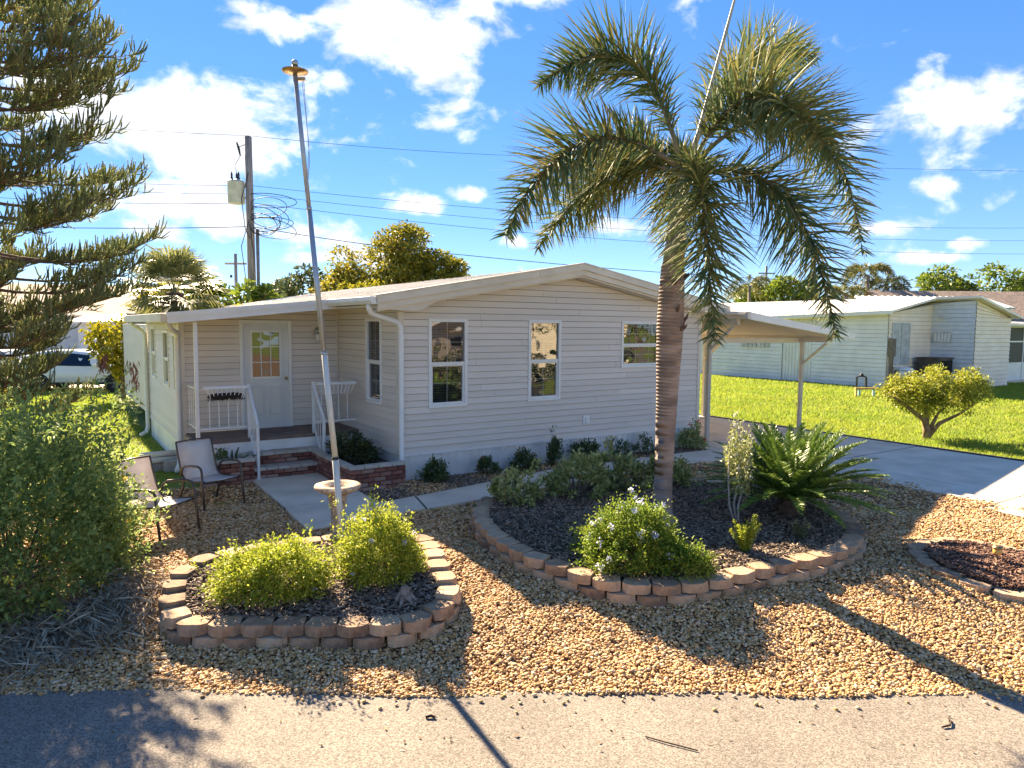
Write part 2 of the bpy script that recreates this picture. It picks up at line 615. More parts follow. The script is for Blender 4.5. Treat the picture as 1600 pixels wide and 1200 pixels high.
BED2 = [(-.33, 9.86), (-.42, 9.35), (-.4, 8.98), (-.33, 8.6), (-.23, 8.29), (-.09, 7.96), (.05, 7.7), (.23, 7.43), (.43, 7.26), (.63, 7.09), (.85, 6.93), (1.13, 6.84), (1.39, 6.80), (1.67, 6.82), (1.98, 6.89), (2.24, 7.0), (2.49, 7.12), (2.76, 7.25), (3.02, 7.35), (3.28, 7.46), (3.54, 7.62), (3.79, 7.82), (4.03, 8.09), (4.22, 8.41), (4.35, 8.75), (4.42, 9.2), (4.24, 10.17), (3.79, 10.78), (3.34, 11.13), (2.77, 11.4), (2.12, 11.36), (1.33, 11.0), (.49, 10.4)]
BED3 = [(4.73, 7.99), (4.81, 8.2), (5.02, 8.4), (5.22, 8.5), (5.42, 8.54), (5.61, 8.52), (5.77, 8.42), (5.9, 8.28), (6.08, 8.05), (6.1, 7.6), (5.9, 7.2), (5.5, 6.95), (5.14, 6.88), (4.95, 6.99), (4.84, 7.11), (4.75, 7.26), (4.69, 7.43), (4.66, 7.68)]


def gnoise(X, Y):
    return .014 * np.sin(X * 3.1 + 1.3 * np.sin(Y * 2.2)) + .012 * np.sin(Y * 4.3 + X * 1.9) + .006 * np.sin(X * 9.7 - Y * 7.1)


st = .1
X, Y = np.meshgrid(np.arange(-10, 10.01, st), np.arange(5.2, 16.0, st))
nyg, nxg = X.shape
Z = zg_np(Y) + gnoise(X, Y) * np.clip((Y - 5.2) * 2, .2, 1) - .012
V = np.stack([X.ravel(), Y.ravel(), Z.ravel()], 1)
ii, jj = np.meshgrid(np.arange(nyg - 1), np.arange(nxg - 1), indexing='ij')
F = np.stack([ii * nxg + jj, ii * nxg + jj + 1, (ii + 1) * nxg + jj + 1, (ii + 1) * nxg + jj], -1).reshape(-1, 4)
cxy = V[F].mean(1)
keep = inpoly_np(cxy[:, 0], cxy[:, 1], GRAVEL)
keep &= cxy[:, 1] > np.array([edge_y(x) for x in cxy[:, 0]]) - .03
tag(npmesh('gravel_yard', V, F[keep], M_gravelbed, smooth=True), kind='structure')

# pebbles: real stones, a mass nobody could count
ICO_V = []
ph_ = (1 + sqrt(5)) / 2
for s1 in (-1, 1):
    for s2 in (-ph_, ph_):
        ICO_V += [(0, s1, s2), (s1, s2, 0), (s2, 0, s1)]
ICO_V = np.array(ICO_V) / np.linalg.norm(ICO_V[0])
ICO_F = []
for a in range(12):
    for b in range(a + 1, 12):
        for c in range(b + 1, 12):
            pa, pb, pc = ICO_V[a], ICO_V[b], ICO_V[c]
            if max(np.linalg.norm(pa - pb), np.linalg.norm(pb - pc), np.linalg.norm(pa - pc)) < 1.1:
                ICO_F.append((a, b, c) if np.dot(np.cross(pb - pa, pc - pa), pa) > 0 else (a, c, b))
ICO_F = np.array(ICO_F)


def blobs_mesh(P, S, rng, flat=.62):
    n = len(P)
    jit = 1 + rng.uniform(-.22, .22, (n, 12, 1))
    sc = np.stack([S * rng.uniform(.8, 1.35, n), S * rng.uniform(.7, 1.0, n), S * rng.uniform(flat * .8, flat * 1.2, n)], 1)
    v = ICO_V[None] * jit * sc[:, None, :]
    th = rng.uniform(0, 2 * pi, n)
    c, s = np.cos(th)[:, None], np.sin(th)[:, None]
    x = v[..., 0] * c - v[..., 1] * s
    y = v[..., 0] * s + v[..., 1] * c
    tilt = rng.uniform(-.5, .5, n)[:, None]
    z = v[..., 2] + x * tilt * .5
    v = np.stack([x, y, z], -1) + P[:, None, :]
    f = ICO_F[None] + (np.arange(n) * 12)[:, None, None]
    return v.reshape(-1, 3), f.reshape(-1, 3)


rng = np.random.default_rng(7)
padW = [H2W(*p)[:2] for p in PAD]
walkW = [H2W(*p)[:2] for p in WALK_BACK] + [H2W(*p)[:2] for p in WALK_FRONT[::-1]]


def shrink(P, d):
    cx_ = sum(p[0] for p in P) / len(P)
    cy_ = sum(p[1] for p in P) / len(P)
    o = []
    for x, y in P:
        l_ = math.hypot(x - cx_, y - cy_)
        o.append((x - (x - cx_) / l_ * d, y - (y - cy_) / l_ * d))
    return o


def scatter_gravel(n, y0, y1, smin, smax):
    Xs = rng.uniform(-7.4, 9, n)
    Ys = rng.uniform(y0, y1, n)
    k_ = inpoly_np(Xs, Ys, GRAVEL) & (np.abs(Xs) < .78 * Ys + .7)
    k_ &= Ys > np.array([edge_y(x) for x in Xs]) + rng.normal(0, .012, n)
    for P in (padW, walkW, shrink(BED1, .08), shrink(BED2, .08), shrink(BED3, .05)):
        k_ &= ~inpoly_np(Xs, Ys, P)
    Xs, Ys = Xs[k_], Ys[k_]
    S = rng.uniform(smin, smax, len(Xs)) * np.where(rng.random(len(Xs)) < .09, 1.55, 1)
    Zs = zg_np(Ys) + gnoise(Xs, Ys) * np.clip((Ys - 5.2) * 2, .2, 1) + rng.uniform(-.004, .012, len(Xs))
    return np.stack([Xs, Ys, Zs], 1), S


P1, S1 = scatter_gravel(88000, 5.25, 7.2, .0110, .0178)
P2, S2 = scatter_gravel(78000, 7.2, 10.2, .0125, .020)
P3, S3 = scatter_gravel(36000, 10.2, 14.5, .015, .024)
v_, f_ = blobs_mesh(np.concatenate([P1, P2, P3]), np.concatenate([S1, S2, S3]), rng)
tag(npmesh('gravel_pebbles', v_, f_, M_pebble, smooth=True), 'golden and grey river pebbles covering the front yard', 'gravel', kind='stuff')
# strays kicked out onto the road
n = 60
Xs = rng.uniform(-3.5, 4.5, n)
Ys = np.array([edge_y(x) for x in Xs]) - np.abs(rng.normal(0, .10, n)) - .01
v_, f_ = blobs_mesh(np.stack([Xs, Ys, np.full(n, -.253)], 1), rng.uniform(.011, .021, n), rng)
tag(npmesh('stray_pebbles', v_, f_, M_pebble, smooth=True), 'scattered single pebbles lying on the road edge', 'gravel', kind='stuff')

# lawn blades
def grass(n, sampler, name, label):
    Pp = sampler(n)
    n = len(Pp)
    dist = np.hypot(Pp[:, 0], Pp[:, 1])
    h = rng.uniform(.03, .075, n) * np.clip(dist / 16, .8, 1.5)
    w = rng.uniform(.006, .012, n) * np.clip(dist / 12, 1, 2.4)
    th = rng.uniform(0, 2 * pi, n)
    lx, ly = np.cos(th) * w, np.sin(th) * w
    bx, by = rng.normal(0, .5, n) * h, rng.normal(0, .5, n) * h
    a = Pp + np.stack([-lx, -ly, np.zeros(n)], 1)
    b = Pp + np.stack([lx, ly, np.zeros(n)], 1)
    c = Pp + np.stack([bx, by, h], 1)
    v = np.stack([a, b, c], 1).reshape(-1, 3)
    tag(npmesh(name, v, np.arange(3 * n).reshape(-1, 3), M_blade), label, 'grass', kind='stuff')


def s_right(n):
    a_ = 11.62 + rng.random(n) ** 1.5 * 24
    b_ = rng.uniform(-9, 22, n)
    x = HK.x + HA.x * a_ + HB.x * b_
    y = HK.y + HA.y * a_ + HB.y * b_
    k_ = (np.abs(x) < .8 * y) & (y > 6) & (y < 42)
    return np.stack([x, y, np.full(n, -.03)], 1)[k_]


def s_left(n):
    x = rng.uniform(-24, -5.5, n)
    y = 9 + rng.random(n) ** 1.3 * 19
    a_ = (x - HK.x) * HA.x + (y - HK.y) * HA.y
    k_ = (a_ < -2.95) & (x > -.85 * y) & ~inpoly_np(x, y, GRAVEL) & (y < 27.5)
    return np.stack([x, y, np.full(n, -.03)], 1)[k_]


grass(210000, s_right, 'lawn_grass', 'sunny yellow green lawn grass between driveway and white house')
grass(130000, s_left, 'side_lawn_grass', 'bright green lawn grass left of the beige home')

# concrete: entry pad, walk, driveway, each slab a piece
walkway = thing('walkway', None, None)
tag(walkway, kind='structure')


def slab(polyab, name, parent, z=.03, zf=False, m=M_conc, th=.16):
    q = []
    for a, b in polyab:
        p = H2W(a, b)
        q.append((p[0], p[1], (z + (zg(p[1]) if zf else 0))))
    o = MB().slab(q, th).build(name, m, parent, bevel=.008)
    return o


slab([(-2.1, 1.3), (-2.135, -.78), (-.875, -.56), (-.87, 1.3)], 'concrete_slab', walkway, .034)
slab([(-2.14, -.795), (-2.2, -2.05), (-.46, -1.89), (-.27, -1.12), (-.885, -1.22), (-.878, -.575)], 'concrete_slab', walkway, .030)
wb = lambda t_: np.interp(t_, [p[0] for p in WALK_BACK], [p[1] for p in WALK_BACK])
wf = lambda t_: np.interp(t_, [p[0] for p in WALK_FRONT], [p[1] for p in WALK_FRONT])
slab([(-2.08, 1.28), (-2.17, -2.03), (-.45, -1.86), (.63, -1.77), (2.7, -1.59), (5.08, -1.47), (6.98, -1.43), (6.98, -.69), (5.0, -.65), (2.65, -.65), (1.2, -.9), (.05, -1.13), (-.86, -1.23), (-.89, 1.28)], 'joint_filler', walkway, .0265, m=mat('dirty_joint', (.07, .06, .05), (.11, .095, .08), rough=1, scale=8), th=.05)
cuts = [(-.255, -.44), (1.25, 1.15), (2.75, 2.7), (4.25, 4.25), (5.7, 5.7), (7.0, 7.0)]
for i in range(5):
    (b0, f0), (b1, f1) = cuts[i], cuts[i + 1]
    mb_, mf_ = (b0 + b1) / 2, (f0 + f1) / 2
    slab([(f0 + .012, wf(f0)), (mf_, wf(mf_)), (f1 - .012, wf(f1)), (b1 - .012, wb(b1)), (mb_, wb(mb_)), (b0 + .012, wb(b0))], 'concrete_slab', walkway, .030 + .004 * (i % 2))
M_curb = mat('black_edging', (.03, .027, .025), (.05, .045, .04), rough=.9, scale=9, bump=.4)
driveway = thing('driveway', None, None)
tag(driveway, kind='structure')
for i, (b0, b1) in enumerate([(7.2, 3.0), (3.0, .1), (.1, -2.75), (-2.75, -6.1), (-6.1, -9.4), (-9.4, -12.4)]):
    for j, (a0, a1) in enumerate([(6.62, 7.95), (7.95, 11.4)]):
        if j == 0:
            a0 = 7.32 if b0 > -.2 else (7.02 if b0 > -3 and b0 < 0 else 6.55)
            if i == 2:
                a0 = 7.3
        slab([(a0 + .014, b1 + .014), (a1 - .014, b1 + .014), (a1 - .014, b0 - .014), (a0 + .014, b0 - .014)], 'concrete_slab', driveway, .016 + .003 * ((i + j) % 2), zf=True, th=.12)
slab([(7.02, -2.74), (7.29, -2.74), (7.29, -.0), (7.02, -.0)], 'concrete_slab', driveway, .008, zf=True, th=.1)

slab([(6.7, -12.3), (11.38, -12.3), (11.38, 7.1), (7.35, 7.1), (7.35, -2.7), (6.7, -2.7)], 'joint_filler', driveway, .0128, zf=True, m=M_curb, th=.05)
slab([(11.415, -12), (11.53, -12), (11.53, 8), (11.415, 8)], 'lawn_edging', driveway, .035, zf=True, m=M_curb, th=.1)
# the street beyond, left, and its pale pavement
M_street = mat('far_asphalt', srgb(150, 145, 142), srgb(134, 130, 128), rough=.95, scale=2)
M_pave = mat('far_concrete', srgb(214, 196, 176), srgb(196, 176, 154), rough=.95, scale=2)
o = MB().slab([(-80, 33, .0), (-6, 37, .0), (-6, 43.5, .0), (-80, 39, .0)], .1).build('back_street', M_street)
tag(o, kind='structure')
o = MB().slab([(-40, 25.6, .004), (-13, 28.6, .004), (-13, 36.6, .006), (-40, 35.1, .006)], .1).build('parking_apron', M_pave)
tag(o, kind='structure')

# ================================================================ MOBILE HOME
home = thing('mobile_home', 'beige vinyl sided mobile home with white framed windows and low gable', 'house', HK, HROT)
CO = .1143


def subtract(x0, x1, z0, z1, ops):
    """rectangles of a course left after openings"""
    hit = [(max(x0, o[0]), min(x1, o[1]), o[2], o[3]) for o in ops if o[0] < x1 and o[1] > x0 and o[2] < z1 and o[3] > z0]
    hit.sort()
    res, x = [], x0
    for h in hit:
        if h[0] > x:
            res.append((x, h[0], z0, z1))
        if h[2] > z0:
            res.append((h[0], h[1], z0, h[2]))
        if h[3] < z1:
            res.append((h[0], h[1], h[3], z1))
        x = h[1]
    if x < x1:
        res.append((x, x1, z0, z1))
    return [r for r in res if r[1] - r[0] > .004 and r[3] - r[2] > .004]


def siding_wall(origin, u, nrm, width, z0, ztop, ops, parent, seed=0, joints=True, label=None):
    rn = random.Random(seed)
    ox, oy = origin
    core = MB()
    wall = None
    planks = []
    zmax = max(ztop(s * width / 40) for s in range(41))

    def pt(s, d, z):
        return (ox + u[0] * s + nrm[0] * d, oy + u[1] * s + nrm[1] * d, z)

    brk = [3.62]

    def cross(h_):
        r = []
        for i in range(200):
            q0, q1 = i * width / 200, (i + 1) * width / 200
            e0, e1 = ztop(q0) - h_, ztop(q1) - h_
            if e0 * e1 < 0:
                r.append(q0 + (q1 - q0) * e0 / (e0 - e1))
        return r
    c = 0
    z = z0
    while z < zmax - .02:
        za, zb = z, z + CO
        # span where the wall is at least this high
        ss = [s * width / 200 for s in range(201) if ztop(s * width / 200) >= za + .012]
        if not ss:
            break
        s0, s1 = min(ss), max(ss)
        rects = subtract(s0, s1, za, zb, ops)
        # butt joints
        if joints and s1 - s0 > 3:
            cutx = s0 + (s1 - s0) * rn.uniform(.2, .8)
            cutx2 = cutx
            rr = []
            for r in rects:
                if r[0] < cutx2 < r[1]:
                    rr += [(r[0], cutx2 - .0015, r[2], r[3], 0), (cutx2 + .0015, r[1], r[2], r[3], 1)]
                else:
                    rr.append((*r, 0 if r[0] < cutx2 else 1))
        else:
            rr = [(*r, 0) for r in rects]
        if True:
            for (a, b, lo, hi, sd_) in rr:
                pm = MB()

                def dep(zz):
                    return .004 + .020 * (zb - zz) / CO
                # follow the sloping top
                ks = sorted({a, b} | {q for q in brk if a < q < b} | {q for q in cross(hi) if a < q < b} | {q for q in cross(lo + .002) if a < q < b})
                tops = [max(min(hi, ztop(q)), lo + .002) for q in ks]
                if max(tops) <= lo + .006:
                    continue
                nk = len(ks)
                v, cv = [], []
                for q, h_ in zip(ks, tops):
                    v += [pt(q, 0, lo + .004), pt(q, dep(lo), lo + .004), pt(q, dep(h_), max(h_ - .003, lo + .005)), pt(q, 0, max(h_ - .003, lo + .005))]
                    cv += [pt(q, -.1, lo), pt(q, -.001, lo), pt(q, -.001, h_), pt(q, -.1, h_)]
                fc = [(0, 1, 2, 3), (4 * nk - 1, 4 * nk - 2, 4 * nk - 3, 4 * nk - 4)]
                for i in range(nk - 1):
                    for j in range(4):
                        fc.append((4 * i + j, 4 * i + 4 + j, 4 * i + 4 + (j + 1) % 4, 4 * i + (j + 1) % 4))
                pm.add(v, fc)
                core.add(cv, fc)
                planks.append(pm)
        z = zb
        c += 1
    wall = core.build('wall', M_core, parent)
    if label:
        wall['label'] = label
    for pm in planks:
        pm.build('siding_plank', M_siding, wall)
    return wall


def window(parent, origin, u, nrm, s0, s1, z0, z1, split=.5, muntin=(2, 2), blinds=True, seed=0):
    """double hung window, u along the wall, s0..s1 outer frame"""
    ox, oy = origin

    def pt(s, d, z):
        return (ox + u[0] * s + nrm[0] * d, oy + u[1] * s + nrm[1] * d, z)

    def bx(mb, a, b, lo, hi, d0, d1):
        v = [pt(a, d0, lo), pt(b, d0, lo), pt(b, d1, lo), pt(a, d1, lo), pt(a, d0, hi), pt(b, d0, hi), pt(b, d1, hi), pt(a, d1, hi)]
        mb.add(v, [(0, 3, 2, 1), (4, 5, 6, 7), (0, 1, 5, 4), (1, 2, 6, 5), (2, 3, 7, 6), (3, 0, 4, 7)])
    fw = .055
    zm = z0 + (z1 - z0) * split
    fr = MB().ring(pt, s0, s1, z0, z1, fw, -.06, .034).build('window', M_trim, parent, bevel=.004)
    r = MB()
    bx(r, s0 + fw, s1 - fw, zm - .022, zm + .022, -.04, .02)
    r.build('meeting_rail', M_trim, fr)
    MB().ring(pt, s0 + fw, s1 - fw, z0 + fw, zm - .022, .03, -.035, .004, .035).build('lower_sash', M_trim, fr)
    for lo, hi, d, ins in ((zm + .022, z1 - fw, -.012, 0), (z0 + fw + .035, zm - .022, -.022, .03)):
        g_ = MB()
        g_.add([pt(s0 + fw + ins, d, lo), pt(s1 - fw - ins, d, lo), pt(s1 - fw - ins, d, hi), pt(s0 + fw + ins, d, hi)], [(0, 1, 2, 3)])
        g_.build('pane', M_glass, fr)
        for k_ in range(1, muntin[0]):
            s_ = s0 + fw + (s1 - s0 - 2 * fw) * k_ / muntin[0]
            mm = MB()
            bx(mm, s_ - .007, s_ + .007, lo, hi, d - .008, d - .002)
            mm.build('muntin', M_trim, fr)
        for k_ in range(1, muntin[1]):
            z_ = lo + (hi - lo) * k_ / muntin[1]
            mm = MB()
            bx(mm, s0 + fw + ins, s1 - fw - ins, z_ - .007, z_ + .007, d - .0085, d - .003)
            mm.build('muntin', M_trim, fr)
    if blinds:
        bl = MB()
        z = z0 + fw
        while z < z1 - fw:
            v = [pt(s0 + fw, -.075, z), pt(s1 - fw, -.075, z), pt(s1 - fw, -.10, z + .03), pt(s0 + fw, -.10, z + .03)]
            bl.add(v, [(0, 1, 2, 3)])
            z += .045
        tag(bl.build('blind_slats', M_blind, fr), kind='stuff')
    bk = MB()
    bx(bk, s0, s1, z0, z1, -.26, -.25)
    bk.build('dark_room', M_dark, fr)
    return fr


def roof_top(a):
    return 3.09 + .1745 * (a + .55) if a < 3.62 else 3.818 - .1745 * (a - 3.62)


W = 7.25
win1 = (.53, 1.29, 1.22, 2.755)
win2 = (2.60, 3.36, 1.23, 2.755)
win3 = (4.91, 6.15, 1.80, 2.755)
inw = lambda w_, e=.03: (w_[0] + e, w_[1] - e, w_[2] + e, w_[3] - e)
siding_wall((0, 0), (1, 0), (0, -1), W, .45, lambda s: roof_top(s) - .25, [inw(win1), inw(win2), inw(win3)], home, 1)
for w_ in (win1, win2):
    window(home, (0, 0), (1, 0), (0, -1), *w_)
window(home, (0, 0), (1, 0), (0, -1), *win3, muntin=(3, 2))
# inset wall beside the planter (faces the steps)
inset = (1.53, 2.24, 1.23, 2.755)      # s runs from the back (b=2.95) to the front corner
siding_wall((0, 2.95), (0, -1), (-1, 0), 2.95, .45, lambda s: 2.93, [inw(inset)], home, 2, joints=False)
window(home, (0, 2.95), (0, -1), (-1, 0), *inset)
# door wall
DO = (1.0, 1.96, .66, 2.71)
siding_wall((-2.9, 2.95), (1, 0), (0, -1), 2.9, .66, lambda s: 2.722 + .105 * s, [(DO[0] + .03, DO[1] - .03, .5, DO[3] - .03)], home, 3, joints=False)
# left side wall
LW = [(4.0, 4.72, 1.36, 2.46), (2.66, 3.38, 1.38, 2.5), (.75, 1.42, 1.42, 2.56)]
siding_wall((-2.9, 7.7), (0, -1), (-1, 0), 4.75, .45, lambda s: 2.76, [inw(w_) for w_ in LW], home, 4, joints=False)
for w_ in LW:
    window(home, (-2.9, 7.7), (0, -1), (-1, 0), *w_)
# plain hidden shell: right side, back, so that no light leaks in
for bx_ in ((7.15, 7.24, .1, 14, .45, 2.92), (-2.8, 7.14, 13.9, 14, .45, 2.92), (-2.9, -2.81, 7.72, 14, .45, 2.6)):
    MB().box(*bx_).build('rear_wall', M_siding, home)
MB().box(-2.8, 7.1, 3.1, 13.89, .40, .44).build('floor_pan', M_dark, home)
# skirting with ribs
sk = []
for i in range(48):
    x_ = i * W / 48
    sk += [(x_, .012), (x_ + .04, .012), (x_ + .05, .002), (x_ + .14, .002)]
sk += [(W, .012), (W, .05), (0, .05)]
MB().prism(sk, -.05, .434, 'z').build('skirting', M_skirt, home)
for bx_ in ((-2.89, -2.86, 2.97, 7.7, -.05, .435), (.012, .05, .051, 2.9, -.05, .434), (7.2, 7.23, .051, 14, -.05, .435)):
    MB().box(*bx_).build('skirting', M_skirt, home)
MB().box(-.02, W + .02, -.026, .0, .425, .462).build('base_trim', M_trim, home)
MB().box(-2.93, -2.9, 2.94, 7.72, .425, .462).build('base_trim', M_trim, home)
for bx_ in ((-.03, .065, -.028, .0, .463, 2.87), (-.03, .0, .001, .07, .463, 2.92), (W - .06, W + .03, -.028, .0, .463, 2.86), (W + .005, W + .03, .001, .07, .463, 2.86),
            (-2.93, -2.84, 2.915, 2.95, .2, 2.7), (-2.93, -2.9, 2.951, 3.02, .463, 2.7), (-.045, -.02, 2.905, 2.93, .67, 2.9), (-2.93, -2.9, 7.62, 7.71, .463, 2.7)):
    MB().box(*bx_).build('corner_trim', M_fascia, home)

# roof
def gable_poly(drop, th, e0=-.55, e1=7.8, ridge=3.62):
    return [(e0, roof_top(e0) - drop), (ridge, roof_top(ridge) - drop), (e1, roof_top(e1) - drop), (e1, roof_top(e1) - drop - th), (ridge, roof_top(ridge) - drop - th), (e0, roof_top(e0) - drop - th)]


roof = MB().prism(gable_poly(.012, .05, -.53, 7.78), -.33, 14.3, 'y').build('roof', M_roof, home)
seams = MB()
for i in range(36):
    b = .1 + i * .4
    seams.prism([(-.52, roof_top(-.52) - .02), (3.6, roof_top(3.6) - .02), (3.6, roof_top(3.6) + .002), (-.52, roof_top(-.52) + .002)], b, b + .02, 'y')
tag(seams.build('roof_seam', M_roof, roof), kind='stuff')
MB().prism(gable_poly(-.005, .115, -.56, 7.81), -.375, -.335, 'y').build('fascia', M_fascia, roof)
MB().prism(gable_poly(.1115, .10, -.52, 7.77), -.345, -.30, 'y').build('fascia', M_fascia, roof)
MB().prism(gable_poly(.2135, .03, -.50, 7.75), -.30, -.005, 'y').build('soffit', M_soffit, roof)
MB().prism(gable_poly(-.026, .02, -.56, 7.81), -.385, -.24, 'y').build('rake_cap', M_fascia, roof)
for s in (2.6, 6.0, .2):
    MB().box(s, s + .012, -.381, -.3755, roof_top(s) - .105, roof_top(s) + .002).build('fascia_joint', M_fascia, roof)
# boxed eave return at the corner
MB().prism([(-.5, 2.98), (-.06, 3.0), (.52, 3.03), (.24, 2.875), (-.06, 2.875), (-.5, 2.90)], -.298, -.004, 'y').build('eave_return', M_fascia, roof)
# main gutter on the left eave over the inset
gt_ = MB()
gp = [(-.53, 3.085), (-.67, 3.085), (-.67, 3.02), (-.63, 2.965), (-.53, 2.965)]
gt_.prism(gp, -.375, 1.78, 'y')
gt_.build('gutter', M_trim, home, bevel=.006)
MB().box(-.5, -.003, .0, 2.94, 2.925, 2.955).build('soffit', M_soffit, home)
MB().box(-.62, -.003, 1.80, 7.8, 2.958, 3.05).build('eave_filler', M_soffit, home)


def downspout(pts, name='downspout', w=.075):
    m_ = MB()
    m_.tube(pts, w / 2 * 1.25, 8)
    o = m_.build(name, M_trim, home, smooth=True)
    return o


downspout([(-.6, -.18, 2.97), (-.6, -.18, 2.9), (-.56, -.16, 2.83), (-.45, -.12, 2.79), (-.22, -.1, 2.73), (-.06, -.08, 2.68), (-.01, -.075, 2.6), (.0, -.075, 2.45), (.0, -.075, .2), (-.02, -.11, .12), (-.1, -.26, .05)])
downspout([(-3.2, 2.1, 2.68), (-3.2, 2.1, 2.62), (-3.15, 2.2, 2.54), (-3.0, 2.6, 2.47), (-2.97, 2.86, 2.4), (-2.97, 2.88, 2.2), (-2.97, 2.88, .2), (-3.0, 2.8, .1), (-3.06, 2.64, .04)])
downspout([(-3.25, 7.55, 2.68), (-3.25, 7.55, 2.6), (-3.05, 7.55, 2.48), (-2.98, 7.55, 2.38), (-2.98, 7.55, .2), (-3.02, 7.5, .1), (-3.15, 7.4, .05)])

# porch roof: low shed running on from the main eave
pr = lambda a: 2.79 + .105 * (a + 3.25)
porch = MB().slab([(-3.25, 1.72, pr(-3.25)), (-.3, 1.72, pr(-.3)), (-.3, 7.9, pr(-.3)), (-3.25, 7.9, pr(-3.25))], .05).build('porch_roof', M_roof, home)
MB().prism([(-3.27, pr(-3.27) + .02), (-.28, pr(-.28) + .02), (-.28, pr(-.28) - .155), (-3.27, pr(-3.27) - .155)], 1.66, 1.71, 'y').build('fascia', M_trim, porch, bevel=.006)
MB().prism([(-3.28, pr(-3.28) + .024), (-.28, pr(-.28) + .024), (-.28, pr(-.28) - .055), (-3.28, pr(-3.28) - .055)], 1.635, 1.66, 'y').build('drip_edge', M_trim, porch)
MB().prism([(1.71, pr(-3.3) + .015), (7.9, pr(-3.3) + .015), (7.9, pr(-3.3) - .13), (1.71, pr(-3.3) - .13)], -3.36, -3.25, 'x').build('gutter', M_fascia, porch, bevel=.008)
MB().slab([(-3.2, 1.715, pr(-3.2) - .1), (-.02, 1.715, pr(-.02) - .1), (-.02, 2.94, pr(-.02) - .1), (-3.2, 2.94, pr(-3.2) - .1)], .02).build('soffit', M_soffit, porch)
# left-hand post carrying the porch roof
MB().box(-2.86, -2.80, 1.82, 1.88, .66, 2.66).build('porch_post', M_trim, home, bevel=.006)
# deck and riser
MB().box(-2.86, -.02, 1.80, 2.94, .60, .66).build('porch_deck', M_deck, home, bevel=.006)
MB().box(-2.85, -.03, 1.815, 1.85, -.05, .599).build('porch_riser', M_skirt, home)
MB().box(-2.85, -2.82, 1.851, 2.93, -.05, .598).build('porch_riser', M_skirt, home)
MB().box(-1.92, -1.05, 2.2, 2.72, .661, .675).build('door_mat', mat('door_mat', srgb(120, 100, 96), srgb(96, 82, 80), rough=1, scale=30), home)

# front door
dx0, dx1 = -2.9 + DO[0], -2.9 + DO[1]
dpt = lambda s_, d_, z_: (s_, 2.95 - d_, z_)
dt = MB().ring(dpt, dx0, dx1, .64, 2.71, .06, -.04, .05, .028)
door = MB()
lx0, lx1 = dx0 + .06, dx1 - .06
gx0, gx1, gz0, gz1 = lx0 + .15, lx1 - .15, 1.62, 2.50
door.ring(dpt, lx0, lx1, .67, 2.65, .15, -.035, .005, gz0 - .67)
dobj = door.build('door', M_door, home)
dt.build('door_frame', M_trim, home, bevel=.004)
MB().ring(dpt, gx0 - .02, gx1 + .02, gz0 - .02, gz1 + .02, .04, .006, .018).build('glazing_frame', M_trim, dobj)
for k_ in (1, 2):
    x_ = gx0 + (gx1 - gx0) * k_ / 3
    MB().box(x_ - .008, x_ + .008, 2.938, 2.944, gz0 + .02, gz1 - .02).build('muntin', M_trim, dobj)
    z_ = gz0 + (gz1 - gz0) * k_ / 3
    MB().box(gx0 + .02, gx1 - .02, 2.9385, 2.9445, z_ - .008, z_ + .008).build('muntin', M_trim, dobj)
MB().add([(gx0, 2.95, gz0), (gx1, 2.95, gz0), (gx1, 2.95, gz1), (gx0, 2.95, gz1)], [(0, 1, 2, 3)]).build('pane', M_glass, dobj)
bl = MB()
z = gz0
while z < gz1:
    bl.add([(gx0, 2.985, z), (gx1, 2.985, z), (gx1, 3.005, z + .03), (gx0, 3.005, z + .03)], [(0, 1, 2, 3)])
    z += .04
tag(bl.build('blind_slats', M_blind, dobj), kind='stuff')
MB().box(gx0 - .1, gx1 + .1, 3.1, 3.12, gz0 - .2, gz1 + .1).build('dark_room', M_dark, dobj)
for a0, a1 in ((lx0 + .14, lx0 + .37), (lx1 - .37, lx1 - .14)):
    MB().ring(dpt, a0, a1, .92, 1.45, .022, .0055, .022).build('panel_moulding', M_door, dobj, bevel=.004)
kn = MB()
kn.tube([(lx1 - .06, 2.945, 1.60), (lx1 - .06, 2.90, 1.60)], .012, 8)
kn.lathe([(.012, 0), (.03, .01), (.032, .03), (.02, .045)], (0, 0, 0), 10)
kn.V = [(lx1 - .06 + v[0], 2.90 - v[2], 1.60 + v[1]) if abs(v[0]) < .05 and abs(v[1]) < .05 else v for v in kn.V]
kn.build('handle', M_brass, dobj, smooth=True)
# wall lantern
lp = MB()
lp.box(-.53, -.36, 2.918, 2.935, 2.44, 2.62)
lo_ = lp.build('wall_lamp', M_fascia, home, bevel=.004)
ll = MB()
ll.tube([(-.45, 2.92, 2.57), (-.45, 2.86, 2.58), (-.45, 2.82, 2.55)], .014, 8)
ll.lathe([(.01, .1), (.09, .04), (.10, .02), (.06, 0), (.055, -.03)], (-.45, 2.81, 2.48), 14)
ll.build('lamp_shade', M_metal, lo_, smooth=True)
MB().lathe([(.05, 0), (.06, -.05), (.055, -.12), (.03, -.16)], (-.45, 2.81, 2.455), 12).build('lamp_globe', mat('frosted_glass', (.6, .58, .52), rough=.25), lo_, smooth=True)
# meter socket on the gable
ob = MB()
ob.box(3.93, 4.10, -.035, -.016, .70, .88)
oo = ob.build('outlet_plate', M_trim, home, bevel=.004)
MB().box(3.99, 4.07, -.06, -.0355, .73, .85).build('outlet_cover', M_trim, oo, bevel=.006)
MB().tube([(5.95, -.03, 2.5), (5.95, -.03, 1.85)], .006, 6).build('cable', M_wire, home)

# ================================================================ STEPS, PLANTERS, RAILINGS
def shift(mb, x, y, z=0):
    mb.V = [(v[0] - x, v[1] - y, v[2] - z) for v in mb.V]
    return mb


def hthing(name, label, cat, a, b, z=0, group=None):
    return thing(name, label, cat, H2W(a, b, z), HROT, group)


